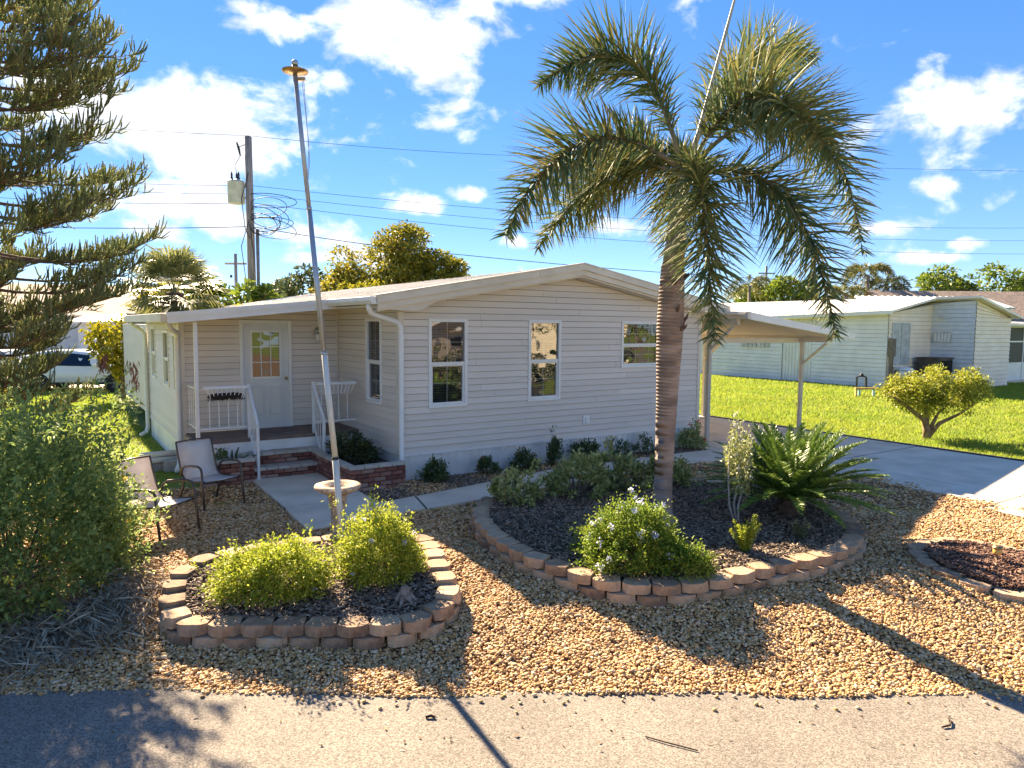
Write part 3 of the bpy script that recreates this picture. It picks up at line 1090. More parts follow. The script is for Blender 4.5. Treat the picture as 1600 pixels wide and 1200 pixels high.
_bm = MB().box(-.096, .096, -.045, .045, -.031, .031)
BRICK = _bm.build('brick', M_brick, None, bevel=.006)
BRICK.location = (0, 0, -50)
first_brick = [BRICK]


def put_brick(parent, loc, rz, sx=1):
    if first_brick:
        o = first_brick.pop()
        o.parent = parent
        o.location = loc
        o.rotation_euler = (0, 0, rz)
        o.scale = (sx, 1, 1)
        return o
    return dup(BRICK, parent, loc, rz, (sx, 1, 1))


def brick_face(parent, p0, p1, z0, rows, inward, seed=0):
    """running bond from p0 to p1 (local xy), outer face on the line, inward = unit normal into the masonry"""
    rn = random.Random(seed)
    p0, p1 = Vector(p0), Vector(p1)
    L_ = (p1 - p0).length
    d = (p1 - p0).normalized()
    rz = atan2(d.y, d.x)
    inw_ = Vector(inward)
    for r in range(rows):
        s = -(.1 if r % 2 else 0)
        while s < L_ - .02:
            a, b = max(s, 0), min(s + .192, L_)
            if b - a > .03:
                c = p0 + d * ((a + b) / 2) + inw_ * (.045 + rn.uniform(-.003, .004))
                put_brick(parent, (c.x, c.y, z0 + .036 + r * .073), rz + rn.uniform(-.008, .008), (b - a) / .192)
            s += .203


def cap_row(parent, p0, p1, z, w, inward, seed=0, n=None, name='cap_paver', th=.055):
    rn = random.Random(seed)
    p0, p1 = Vector(p0), Vector(p1)
    d = (p1 - p0).normalized()
    L_ = (p1 - p0).length
    n = n or max(1, round(L_ / .24))
    rz = atan2(d.y, d.x)
    q = Vector(inward)
    for i in range(n):
        l_ = L_ / n
        c = p0 + d * (l_ * (i + .5)) + q * (w / 2 - .012)
        m_ = MB().box(-l_ / 2 + .004, l_ / 2 - .004, -w / 2, w / 2, -th / 2, th / 2)
        o = m_.build(name, M_cap, parent, bevel=.006)
        o.location = (c.x, c.y, z + th / 2 + rn.uniform(-.002, .002))
        o.rotation_euler = (0, 0, rz)


steps = hthing('brick_steps', 'two brick porch steps with pale paver treads', 'steps', -1.45, 1.3)
a0, a1 = -2.06 + 1.45, -.88 + 1.45
shift(MB().box(-2.04, -.9, 1.36, 1.79, -.05, .165), -1.45, 1.3).build('mortar_core', M_mortar, steps)
shift(MB().box(-2.04, -.9, 1.63, 1.79, .166, .375), -1.45, 1.3).build('mortar_core', M_mortar, steps)
brick_face(steps, (a0, 0), (a1, 0), .02, 2, (0, 1), 1)
cap_row(steps, (a0 - .01, -.02), (a1 + .01, -.02), .168, .30, (0, 1), 2, 6, 'tread_paver')
brick_face(steps, (a0, .27), (a1, .27), .225, 2, (0, 1), 3)
cap_row(steps, (a0 - .01, .25), (a1 + .01, .25), .376, .27, (0, 1), 4, 6, 'tread_paver')

plr = hthing('brick_planter', 'larger brick planter between the steps and the inset wall window', 'planter', -.52, -.34, group='brick planters at the porch')
x0, x1, y0, y1 = -.48, .47, 0, 2.08
brick_face(plr, (x0, y0), (x1, y0), -.01, 5, (0, 1), 11)
brick_face(plr, (x0, y1), (x0, y0 + .1), -.01, 5, (1, 0), 12)
shift(MB().box(x0 + .06, x1, y0 + .06, y1, -.05, .30), 0, 0).build('soil', M_soil, plr)
MB().box(x0 + .05, x1, y0 + .05, y0 + .10, -.05, .352).build('mortar_core', M_mortar, plr)
MB().box(x0 + .05, x0 + .10, y0 + .101, y1, -.05, .352).build('mortar_core', M_mortar, plr)
cap_row(plr, (x0 - .01, y0 - .01), (x1, y0 - .01), .36, .13, (0, 1), 13)
cap_row(plr, (x0 - .01, y1), (x0 - .01, y0 + .12), .361, .13, (1, 0), 14)

pll = hthing('brick_planter', 'small brick planter behind the far patio chair', 'planter', -2.46, 1.2, group='brick planters at the porch')
x0, x1, y1 = -.40, .38, .59
brick_face(pll, (x0, 0), (x1, 0), -.01, 5, (0, 1), 21)
brick_face(pll, (x0, y1), (x0, .1), -.01, 5, (1, 0), 22)
brick_face(pll, (x1, .1), (x1, y1), -.01, 5, (-1, 0), 23)
MB().box(x0 + .06, x1 - .06, .06, y1, -.05, .31).build('soil', M_soil, pll)
cap_row(pll, (x0 - .01, -.01), (x1 + .01, -.01), .36, .14, (0, 1), 24)
cap_row(pll, (x1 + .01, .13), (x1 + .01, y1), .361, .14, (-1, 0), 25)


def railing(name, label, a0, a1, b, side_back=None):
    r = hthing(name, label, 'railing', (a0 + a1) / 2, b, .66, 'white porch railings')
    ox, oy = (a0 + a1) / 2, b
    f = lambda mb: shift(mb, ox, oy, .66)
    f(MB().bar((a0, b, 1.54), (a1, b, 1.54), .03, .03)).build('top_rail', M_white_metal, r, bevel=.004)
    f(MB().bar((a0, b, .86), (a1, b, .86), .03, .03)).build('bottom_rail', M_white_metal, r, bevel=.004)
    n = max(3, round((a1 - a0) / .165))
    for i in range(1, n):
        a = a0 + (a1 - a0) * i / n
        f(MB().box(a - .007, a + .007, b - .007, b + .007, .8755, 1.5245)).build('baluster', M_white_metal, r)
    if side_back:
        f(MB().bar((a0 - .03, b + .035, 1.54), (a0 - .03, side_back, 1.54), .025, .025)).build('side_rail', M_white_metal, r)
        f(MB().bar((a0 - .03, b + .035, .86), (a0 - .03, side_back, .86), .025, .025)).build('side_rail', M_white_metal, r)
        for i in range(1, 5):
            bb = b + (side_back - b) * i / 5
            f(MB().box(a0 - .037, a0 - .023, bb - .007, bb + .007, .8735, 1.5265)).build('baluster', M_white_metal, r)
    return r


railing('porch_railing', 'white porch railing left of the door, carrying the lined basket', -2.79, -2.04, 1.85, 2.9)
railing('porch_railing', 'white porch railing right of the door beside the inset window', -.89, -.06, 1.85)


def stair_rail(label, a):
    r = hthing('stair_handrail', label, 'handrail', a, 1.27, .034, 'white stair handrails')
    f = lambda mb: shift(mb, a, 1.27, .034)
    f(MB().box(a - .022, a + .022, 1.25, 1.294, .036, .94)).build('post', M_white_metal, r, bevel=.004)
    f(MB().box(a - .045, a + .045, 1.225, 1.318, .035, .045)).build('base_plate', M_white_metal, r)
    f(MB().box(a - .022, a + .022, 1.83, 1.874, .662, 1.60)).build('post', M_white_metal, r, bevel=.004)
    f(MB().bar((a, 1.25, .945), (a, 1.88, 1.59), .045, .03)).build('hand_rail', M_white_metal, r, bevel=.005)
    f(MB().bar((a, 1.295, .20), (a, 1.829, .78), .025, .025)).build('lower_rail', M_white_metal, r)
    for i in range(1, 6):
        t = i / 6
        b = 1.27 + .58 * t
        f(MB().box(a - .006, a + .006, b - .006, b + .006, .17 + .63 * t + .02, .94 + .63 * t)).build('baluster', M_white_metal, r)


stair_rail('white stair handrail on the left of the brick steps', -2.0)
stair_rail('white stair handrail on the right of the brick steps', -.87)

M_liner = mat('black_coco_liner', (.018, .014, .012), (.045, .033, .026), rough=1, scale=30, bump=1, bscale=60, bdist=.03)


def basket(label, a0, a1, lined):
    k_ = hthing('rail_basket', label, 'basket', (a0 + a1) / 2, 1.75, 1.30, 'wire baskets hung on the porch railing')
    ox, oy = (a0 + a1) / 2, 1.75
    f = lambda mb: shift(mb, ox, oy, 1.30)
    rim = [(a0, 1.83, 1.575), (a0, 1.66, 1.575), (a1, 1.66, 1.575), (a1, 1.83, 1.575), (a0, 1.83, 1.575)]
    f(MB().bar((a0, 1.655, 1.57), (a1, 1.655, 1.57), .008, .035)).build('rim', M_white_metal, k_)
    f(MB().bar((a0, 1.825, 1.57), (a1, 1.825, 1.57), .008, .035)).build('rim', M_white_metal, k_)
    f(MB().bar((a0, 1.66, 1.57), (a0, 1.82, 1.57), .008, .035)).build('rim', M_white_metal, k_)
    f(MB().bar((a1, 1.66, 1.57), (a1, 1.82, 1.57), .008, .035)).build('rim', M_white_metal, k_)
    n = 9
    for i in range(n):
        t = (i + .5) / n
        a = a0 + (a1 - a0) * t
        c = (a0 + a1) / 2 + (a - (a0 + a1) / 2) * .8
        f(MB().tube([(a, 1.655, 1.57), (a * .6 + c * .4, 1.665, 1.48), (c, 1.70, 1.38), (c, 1.75, 1.36), (c, 1.81, 1.38), (a, 1.825, 1.57)], .007, 5)).build('wire', M_white_metal, k_)
    if lined:
        rn = random.Random(4)
        v, fc = [], []
        nu, nv = 24, 10
        for i in range(nu + 1):
            u = i / nu
            w = sqrt(max(0, 1 - (2 * u - 1) ** 4))
            for j in range(nv):
                th = 2 * pi * j / nv
                v.append((a0 + .05 + (a1 - a0 - .1) * u, 1.745 + .085 * w * cos(th) + rn.uniform(-.01, .01), 1.415 + .055 * w * sin(th) + rn.uniform(-.012, .012)))
        for i in range(nu):
            for j in range(nv):
                fc.append((i * nv + j, i * nv + (j + 1) % nv, (i + 1) * nv + (j + 1) % nv, (i + 1) * nv + j))
        for q in range(60):
            a = rn.uniform(a0 + .04, a1 - .04)
            n_ = len(v)
            dz = rn.uniform(.03, .07)
            v += [(a - .006, 1.68, 1.385), (a + .006, 1.68, 1.385), (a + rn.uniform(-.03, .03), 1.66, 1.385 - dz)]
            fc.append((n_, n_ + 1, n_ + 2))
        f(MB().add(v, fc)).build('liner', M_liner, k_, smooth=True)


basket('white wire railing basket with a black fibre liner', -2.74, -2.06, True)
basket('empty white wire railing basket beside the flagpole', -.84, -.12, False)

# pipes and blocks in the shade by the left downspout
for i, (a, b, z, r_) in enumerate([(-3.28, 3.25, .0, .2), (-3.02, 3.05, .0, -.1)]):
    o = hthing('concrete_block', ['grey concrete block lying left of the downspout under white pipes', 'grey concrete block against the downspout foot'][i], 'block', a, b, z)
    o.rotation_euler.z = HROT + r_
    MB().box(-.2, .2, -.1, .1, -.03, .17 if i else .10).build('block', mat('grey_block', srgb(168, 166, 162), srgb(146, 144, 140), rough=.95, scale=15, bump=.5), o, bevel=.006)
o = hthing('pipe_bundle', 'white plastic pipes stacked on a block at the left wall', 'pipes', -3.25, 3.3, .1)
for i, (dy, dz) in enumerate(((-.09, .06), (.03, .06), (-.03, .16))):
    MB().tube([(-.42 + .05 * i, dy, dz), (.35, dy + .03, dz)], .055, 10).build('pipe', mat('white_pvc', (.6, .6, .58), (.5, .5, .48), rough=.5), o, smooth=True)


# ================================================================ GARDEN BEDS
def resample(P, step):
    pts = [Vector((p[0], p[1])) for p in P] + [Vector((P[0][0], P[0][1]))]
    seg = [(pts[i + 1] - pts[i]).length for i in range(len(pts) - 1)]
    tot = sum(seg)
    n = round(tot / step)
    out = []
    for q in range(n):
        s = tot * q / n
        i = 0
        while s > seg[i]:
            s -= seg[i]
            i += 1
        out.append((pts[i] + (pts[i + 1] - pts[i]) * (s / seg[i]), (pts[i + 1] - pts[i]).normalized()))
    return out, tot / n


def block_mesh(l_, depth, h):
    """rock-face block: faceted outer side, taper inside"""
    o = [(-l_ / 2, -.005), (-l_ * .33, -.05), (-l_ * .08, -.062), (l_ * .2, -.058), (l_ * .36, -.045), (l_ / 2, -.005), (l_ * .40, depth), (-l_ * .40, depth)]
    return MB().prism(o, 0, h, 'z')


def edging(name, label, P, courses, step, depth, h, raise_=0, seed=0, group=None):
    rn = random.Random(seed)
    c0 = Vector((sum(p[0] for p in P) / len(P), sum(p[1] for p in P) / len(P)))
    t = thing(name, label, 'edging', (c0.x, c0.y, 0), 0, group)
    variants = []
    for v in range(4):
        mb = block_mesh(step * .985, depth, h - .004)
        vv = []
        for q in mb.V:
            out_ = q[1] < .0
            vv.append((q[0] + rn.uniform(-.004, .004), q[1] + (rn.uniform(-.018, .014) if out_ else 0), q[2] + (rn.uniform(-.004, 0) if q[2] > 0 else 0)))
        mb.V = vv
        o = mb.build('retaining_block', M_block, t, bevel=.005)
        variants.append(o)
    used = [False] * 4
    for c in range(courses):
        pts, l_ = resample(P, step)
        area = sum(P[i][0] * P[(i + 1) % len(P)][1] - P[(i + 1) % len(P)][0] * P[i][1] for i in range(len(P)))
        sgn = 1 if area > 0 else -1          # ccw: outward is to the right of travel
        for i, (p, d) in enumerate(pts):
            if c == 0 and courses > 1:
                nx_ = pts[(i + 1) % len(pts)]
                p, d = (p + nx_[0]) / 2, (d + nx_[1]).normalized()
            nrm = Vector((d.y, -d.x)) * sgn
            off = (.02 if c == 0 and courses > 1 else 0) + rn.uniform(-.006, .006)
            q = p + nrm * (off + depth * .22) - c0
            z = zg(p.y) - .02 + c * h + raise_
            dd = d * sgn
            vi = rn.randrange(4)
            if not used[vi]:
                o = variants[vi]
                used[vi] = True
            else:
                o = variants[vi].copy()
                col.objects.link(o)
            o.location = (q.x, q.y, z)
            o.rotation_euler = (rn.uniform(-.012, .012), rn.uniform(-.012, .012), atan2(dd.y, dd.x) + rn.uniform(-.03, .03))
    return t


edging('garden_edging', 'two course block edging of the bed with the flagpole and twin bushes', BED1, 2, .285, .16, .108, seed=3, group='block garden edgings')
edging('garden_edging', 'two course block edging around the large palm tree bed', BED2, 2, .29, .16, .108, seed=5, group='block garden edgings')
edging('garden_edging', 'low single course edging of the small bed at the right frame edge', BED3, 1, .30, .12, .085, seed=8, group='block garden edgings')

M_chip = mat('bark_chip', (.09, .062, .042), (.44, .33, .23), c3=(.20, .145, .10), rough=.95, scale=20, island=.85, lo=.1, hi=.98)
M_chip1 = mat('faded_mulch_chip', (.08, .055, .04), (.42, .33, .25), c3=(.22, .155, .11), rough=.95, scale=20, island=.85, lo=.1, hi=.98)
M_chip3 = mat('red_brown_chip', (.08, .035, .022), (.33, .22, .15), c3=(.17, .085, .055), rough=.95, scale=20, island=.85, lo=.1, hi=.98)
M_soil1 = mat('dry_soil', (.09, .062, .044), (.15, .11, .08), rough=1, scale=14, bump=.8, bscale=40, bdist=.02)


def bed_fill(name, P, zoff, m, nchips, chipm, chipname, label, seed, l0=.03, l1=.075):
    rg = np.random.default_rng(seed)
    c0 = (sum(p[0] for p in P) / len(P), sum(p[1] for p in P) / len(P))
    V_, F_ = [], []
    rings = 9
    n = len(P)
    for r in range(rings):
        t = 1 - r / rings
        for p in P:
            x, y = c0[0] + (p[0] - c0[0]) * t, c0[1] + (p[1] - c0[1]) * t
            V_.append((x, y, zg(y) + zoff + .05 * (1 - t) + .012 * sin(x * 7 + y * 5)))
    V_.append((c0[0], c0[1], zg(c0[1]) + zoff + .05))
    for r in range(rings - 1):
        for i in range(n):
            F_.append((r * n + i, r * n + (i + 1) % n, (r + 1) * n + (i + 1) % n, (r + 1) * n + i))
    for i in range(n):
        F_.append(((rings - 1) * n + i, (rings - 1) * n + (i + 1) % n, rings * n))
    tag(MB().add(V_, F_).build(name, m, smooth=True), kind='structure')
    xs_ = [p[0] for p in P]
    ys_ = [p[1] for p in P]
    x = rg.uniform(min(xs_), max(xs_), nchips)
    y = rg.uniform(min(ys_), max(ys_), nchips)
    k_ = inpoly_np(x, y, shrink(P, .06))
    x, y = x[k_], y[k_]
    n = len(x)
    ang = np.array([min(math.hypot(p[0] - c0[0], p[1] - c0[1]) for p in P)])
    z = zg_np(y) + zoff + .02 + rg.uniform(0, .03, n)
    L_ = rg.uniform(l0, l1, n) / 2
    Wd = rg.uniform(.008, .02, n) / 2
    th = rg.uniform(0, 2 * pi, n)
    ti = rg.normal(0, .28, n)
    ro = rg.normal(0, .5, n)
    d = np.stack([np.cos(th) * np.cos(ti), np.sin(th) * np.cos(ti), np.sin(ti)], 1)
    s = np.stack([-np.sin(th) * np.cos(ro), np.cos(th) * np.cos(ro), np.sin(ro)], 1)
    u = np.cross(d, s)
    c = np.stack([x, y, z + .01], 1)
    corners = []
    for sx in (-1, 1):
        for sy in (-1, 1):
            for sz in (-1, 1):
                tp = rg.uniform(.55, 1, (n, 1)) if sx > 0 else 1
                corners.append(c + d * L_[:, None] * sx + s * Wd[:, None] * sy * tp + u * .004 * sz)
    v = np.stack(corners, 1).reshape(-1, 3)
    q = np.array([(0, 1, 3, 2), (4, 6, 7, 5), (0, 4, 5, 1), (2, 3, 7, 6), (0, 2, 6, 4), (1, 5, 7, 3)])
    f = (q[None] + (np.arange(n) * 8)[:, None, None]).reshape(-1, 4)
    tag(npmesh(chipname, v, f, chipm), label, 'mulch', kind='stuff')


bed_fill('flagpole_bed_soil', shrink(BED1, .06), .115, M_soil1, 9000, M_chip1, 'faded_mulch', 'faded brown mulch in the flagpole bed', 31)
bed_fill('palm_bed_soil', shrink(BED2, .06), .12, M_soil, 26000, M_chip, 'bark_mulch', 'dark bark mulch around the palm tree', 32, .03, .085)
bed_fill('small_bed_soil', shrink(BED3, .05), .03, M_soil1, 5000, M_chip3, 'red_mulch', 'reddish brown mulch in the small right bed', 33)
STRIP = [H2W(a, b)[:2] for a, b in [(.05, -.03), (1.5, -.03), (3, -.03), (5, -.03), (7.0, -.03)]] + [H2W(a, wb(a) + .02)[:2] for a in (7.0, 5, 3.8, 2.65, 1.9, 1.2, .6, .05, -.4, -.85)] + [H2W(-.98, -.36)[:2], H2W(0, -.36)[:2]]
x_ = [p[0] for p in STRIP]
rs_ = np.random.default_rng(5)
pX, pY = rs_.uniform(min(x_), max(x_), 40000), rs_.uniform(min(p[1] for p in STRIP), max(p[1] for p in STRIP), 40000)
k_ = inpoly_np(pX, pY, STRIP)
v_, f_ = blobs_mesh(np.stack([pX[k_], pY[k_], rs_.uniform(.0, .02, k_.sum())], 1), rs_.uniform(.012, .024, k_.sum()), rs_, .5)
tag(npmesh('wall_bed_mulch', v_, f_, M_chip), 'dark mulch strip between the walk and the gable wall', 'mulch', kind='stuff')
tag(MB().add([(p[0], p[1], .006) for p in STRIP], [tuple(range(len(STRIP)))]).build('wall_bed_soil', M_soil), kind='structure')

# ================================================================ FLAGPOLE, BIRD BATH, CHAIRS, SMALL THINGS
fp = thing('flagpole', 'tall leaning white telescopic flagpole with a brass disc on top', 'flagpole', (-2.01, 8.27, .12))
topv = Vector((-.625, .43, 5.58))


def fpp(t):
    return tuple(topv * t)


M_pole_w = mat('pole_white', (.62, .62, .58), (.5, .49, .43), rough=.4, scale=4, stretch=(5, 5, .4))
M_pole_g = mat('pole_grey', (.42, .45, .48), (.34, .37, .4), rough=.35, metal=.5, scale=5)
MB().tube([(.0, 0, -.2), fpp(.165)], .039, 14).build('pole_section', M_pole_w, fp, smooth=True)
MB().tube([fpp(.1655), fpp(.39)], .035, 14).build('pole_section', M_pole_w, fp, smooth=True)
MB().tube([fpp(.3905), fpp(.70)], .031, 14).build('pole_section', M_pole_g, fp, smooth=True)
MB().tube([fpp(.7005), fpp(.985)], .027, 14).build('pole_section', M_pole_g, fp, smooth=True)
for t in (.165, .39, .70):
    MB().tube([fpp(t - .003), fpp(t + .003)], .0425 - .014 * t, 14).build('collar', M_wire if t < .2 else M_pole_g, fp, smooth=True)
tp = fpp(.985)
MB().lathe([(.02, 0), (.05, .012), (.15, .03), (.155, .045), (.09, .06), (.04, .075), (.035, .11)], tp, 24).build('truck_disc', M_brass, fp, smooth=True)
MB().lathe([(.02, .10), (.035, .11), (.04, .135), (.034, .16), (.01, .175)], tp, 16).build('finial', M_metal, fp, smooth=True)
MB().box(tp[0] + .03, tp[0] + .12, tp[1] - .015, tp[1] + .015, tp[2] - .07, tp[2] - .03).build('pulley', M_brass, fp, bevel=.004)
hp_ = fpp(.80)
MB().tube([(tp[0] + .10, tp[1], tp[2] - .05), (hp_[0] + .075, hp_[1] - .03, hp_[2]), (hp_[0] + .04, hp_[1] - .08, hp_[2] - .5)], .004, 5).build('halyard', M_metal, fp)
MB().tube([(tp[0] + .08, tp[1], tp[2] - .05), (hp_[0] + .06, hp_[1], hp_[2] + .2), (hp_[0] + .04, hp_[1] - .06, hp_[2] - .5)], .004, 5).build('halyard', M_metal, fp)

bb = thing('bird_bath', 'weathered concrete bird bath behind the flagpole', 'bird bath', (-2.16, 8.62, .0))
M_bath = mat('weathered_cast_stone', srgb(206, 186, 160), srgb(150, 128, 106), rough=.95, scale=22, bump=.8, bscale=45, bdist=.015)
MB().lathe([(.14, 0), (.14, .05), (.10, .08), (.082, .2), (.088, .35), (.115, .50), (.13, .54)], (0, 0, .0), 18, .02, 3).build('pedestal', M_bath, bb, smooth=True)
MB().lathe([(.10, .54), (.2, .575), (.272, .612), (.288, .635), (.275, .66), (.22, .672), (.165, .655), (.13, .615), (.05, .60)], (0, 0, 0), 28, .018, 4).build('bowl', M_bath, bb, smooth=True)
for (x, y, r_, l_) in ((-2.35, 8.33, .3, 'flat grey stepping stone left of the bird bath'), (-1.95, 8.24, .1, 'flat grey stepping stone at the flagpole foot')):
    o = thing('stepping_stone', l_, 'stone', (x, y, -.01), r_)
    MB().box(-.16, .16, -.11, .11, 0, .07).build('stone', M_block, o, bevel=.015)


def patio_chair(label, loc, rz):
    """faces +x in its own frame"""
    c = thing('patio_chair', label, 'chair', loc, rz, 'bronze sling patio chairs on the gravel')
    w = .28
    # continuous curved sling: seat and back
    prof_ = [(.27, .425), (.2, .415), (.05, .395), (-.1, .385), (-.2, .40), (-.27, .46), (-.32, .58), (-.37, .75), (-.41, .92)]
    def sheet(pr_, name):
        v, f = [], []
        for (x, z) in pr_:
            v += [(x, -w + .02, z), (x, 0, z - .012), (x, w - .02, z)]
        for i in range(len(pr_) - 1):
            for j in range(2):
                f.append((i * 3 + j, i * 3 + j + 1, (i + 1) * 3 + j + 1, (i + 1) * 3 + j))
        o = MB().add(v, f).build(name, M_sling, c, smooth=True)
        s_ = o.modifiers.new('thick', 'SOLIDIFY')
        s_.thickness = .006
        return o
    sheet(prof_[:5], 'seat')
    sheet(prof_[4:], 'backrest')
    for s in (-1, 1):
        MB().tube([(x, s * w, z) for x, z in prof_], .013, 8).build('side_rail', M_frame, c, smooth=True)
        MB().tube([(.33, s * (w + .04), .0), (.29, s * (w + .035), .3), (.265, s * (w + .03), .56), (.24, s * (w + .03), .615), (.17, s * (w + .03), .635), (.0, s * (w + .03), .625), (-.16, s * (w + .03), .60), (-.23, s * (w + .025), .55), (-.26, s * (w + .02), .45)], .017, 8).build('arm', M_frame, c, smooth=True)
        MB().tube([(-.24, s * (w + .01), .44), (-.2, s * (w + .01), .40), (-.26, s * (w + .02), .22), (-.36, s * (w + .03), .0)], .017, 8).build('leg', M_frame, c, smooth=True)
    MB().tube([(.25, -w - .03, .40), (.25, w + .03, .40)], .012, 8).build('stretcher', M_frame, c, smooth=True)
    MB().tube([(-.41, -w, .92), (-.413, 0, .93), (-.41, w, .92)], .013, 8).build('top_rail', M_frame, c, smooth=True)
    return c


patio_chair('pale sling patio chair half hidden by the flowering hedge', (-4.42, 8.68, -.005), atan2(-.32, .95))
patio_chair('pale sling patio chair in front of the small brick planter', (-4.38, 10.12, -.005), atan2(-.56, .83))

# solar light, stump, twigs
o = thing('solar_light', 'small amber solar path light in the right bed', 'light', (5.45, 7.7, .05))
MB().tube([(0, 0, -.05), (0, 0, .10)], .008, 6).build('stake', M_wire, o)
MB().lathe([(.035, .10), (.045, .11), (.045, .16), (.03, .165)], (0, 0, 0), 12).build('lens', mat('amber_lens', (.75, .45, .1), rough=.3), o, smooth=True)
MB().lathe([(.058, .166), (.06, .175), (.03, .195), (.01, .2)], (0, 0, 0), 12).build('cap', M_brass, o, smooth=True)
o = thing('tree_stump', 'small grey weathered stump in the flagpole bed', 'stump', (-1.0, 6.5, .0))
rn = random.Random(9)
st_ = MB()
for i in range(7):
    a = i * .9
    st_.tube([(cos(a) * .02, sin(a) * .02, .12), (cos(a) * .07, sin(a) * .06, .07), (cos(a) * rn.uniform(.1, .16), sin(a) * .11, .02)], [.03, .024, .01], 6)
st_.lathe([(.05, .04), (.055, .10), (.045, .16), (.02, .18)], (0, 0, 0), 9, .18, 3)
st_.build('stump', mat('dead_wood', srgb(150, 138, 126), srgb(104, 92, 80), rough=1, scale=20, bump=.6), o)
M_twig = mat('twig', (.07, .038, .02), (.04, .022, .012), rough=.9, scale=10)
for nm, lab, pts, r_ in (('twig', 'thin straight brown twig on the road near the middle', [(.97, 4.78, -.253), (1.1, 4.71, -.251), (1.3, 4.62, -.253)], .005),
                         ('twig', 'short forked brown twig on the road at the right', [(3.17, 4.93, -.252), (3.24, 4.95, -.248), (3.28, 5.0, -.25), (3.29, 5.05, -.252)], .007),
                         ('dead_leaf', 'small curled brown leaf on the road under the flagpole shadow', [(-.62, 5.0, -.252), (-.58, 5.01, -.244), (-.55, 5.0, -.252)], .011),
                         ('twig', 'dark twig lying on the entry walk behind the flagpole', [H2W(-1.2, -1.72, .04), H2W(-1.0, -1.52, .043), H2W(-.86, -1.5, .04)], .006)):
    tag(MB().tube(pts, r_, 6).build(nm, M_twig), lab, 'twig' if nm == 'twig' else 'leaf')

# ================================================================ CARPORT
cpz_ = hthing('carport', 'open metal carport with slim posts beside the beige home', 'carport', 9.4, .2)
f = lambda mb: shift(mb, 9.4, .2)
cr_ = lambda a: 2.96 - .118 * (a - 7.75)
f(MB().slab([(7.45, -.86, cr_(7.45)), (11.75, -.86, cr_(11.75)), (11.75, 7.2, cr_(11.75)), (7.45, 7.2, cr_(7.45))], .05)).build('roof', M_roof, cpz_)
f(MB().prism([(7.8, cr_(7.8) + .03), (11.8, cr_(11.8) + .03), (11.8, cr_(11.8) - .11), (7.8, cr_(7.8) - .13)], -.93, -.862, 'y')).build('fascia', M_trim, cpz_, bevel=.006)
f(MB().prism([(-.93, cr_(7.7) + .03), (7.2, cr_(7.7) + .03), (7.2, cr_(7.7) - .13), (-.93, cr_(7.7) - .13)], 7.70, 7.798, 'x')).build('gutter', M_fascia, cpz_)
for i in range(16):
    a = 7.95 + i * .24
    f(MB().box(a, a + .05, -.85, 7.15, cr_(a) - .11, cr_(a) - .062)).build('roof_rib', M_soffit, cpz_)
M_post = mat('carport_post', srgb(196, 190, 180), srgb(182, 176, 166), rough=.5)
for a in (7.82, 11.33):
    f(MB().box(a - .05, a + .05, -.60, 7.0, cr_(a) - .24, cr_(a) - .115)).build('beam', M_post, cpz_)
    for b in (.2, 3.4, 6.6):
        # two channels back to back
        f(MB().box(a - .045, a - .004, b - .04, b + .04, -.02, cr_(a) - .242)).build('post', M_post, cpz_, bevel=.004)
        f(MB().box(a + .004, a + .045, b - .04, b + .04, -.02, cr_(a) - .242)).build('post', M_post, cpz_, bevel=.004)
        f(MB().bar((a, b - .03, cr_(a) - .80), (a, b - .66, cr_(a) - .27), .05, .06, (1, 0, 0))).build('brace', M_post, cpz_)
f(MB().box(7.75, 11.5, .26, .34, cr_(11.5) - .24, cr_(11.5) - .13)).build('cross_beam', M_soffit, cpz_)

# ================================================================ PLANTS
def nrm(a):
    return a / np.maximum(np.linalg.norm(a, axis=-1, keepdims=True), 1e-9)


def leaf_quads(P, D, L_, W_, rg, fold=.25, droop=.15):
    n = len(P)
    L_ = np.broadcast_to(np.asarray(L_, float), (n,))[:, None]
    W_ = np.broadcast_to(np.asarray(W_, float), (n,))[:, None]
    D = nrm(D)
    s = nrm(np.cross(D, nrm(rg.normal(0, 1, (n, 3)) + np.array([0, 0, 1.2]))))
    u = np.cross(s, D)
    m_ = P + D * L_ * .48
    tip = P + D * L_ - np.array([0, 0, 1.0]) * L_ * droop
    v = np.stack([P, m_ + s * W_ / 2 + u * W_ * fold, tip, m_ - s * W_ / 2 + u * W_ * fold], 1)
    return v.reshape(-1, 3), np.arange(4 * n).reshape(-1, 4)


def dome_twigs(rg, ntw, rad, lobes=7, lump=.3, zmin=-.12, flat=1.0):
    d = nrm(rg.normal(0, 1, (ntw * 3, 3)) * np.array([1, 1, flat]))
    d = d[d[:, 2] > zmin][:ntw]
    ld = nrm(rg.normal(0, 1, (lobes, 3)) + np.array([0, 0, .4]))
    la = rg.uniform(.3, 1, lobes)
    k_ = np.clip(d @ ld.T, 0, 1) ** 6 * la
    r = (.80 + lump * k_.max(1)) / (1 + .3 * lump) + rg.normal(0, .08, len(d)) + np.where(rg.random(len(d)) < .14, rg.exponential(.10, len(d)), 0)
    return d * r[:, None] * np.array(rad)


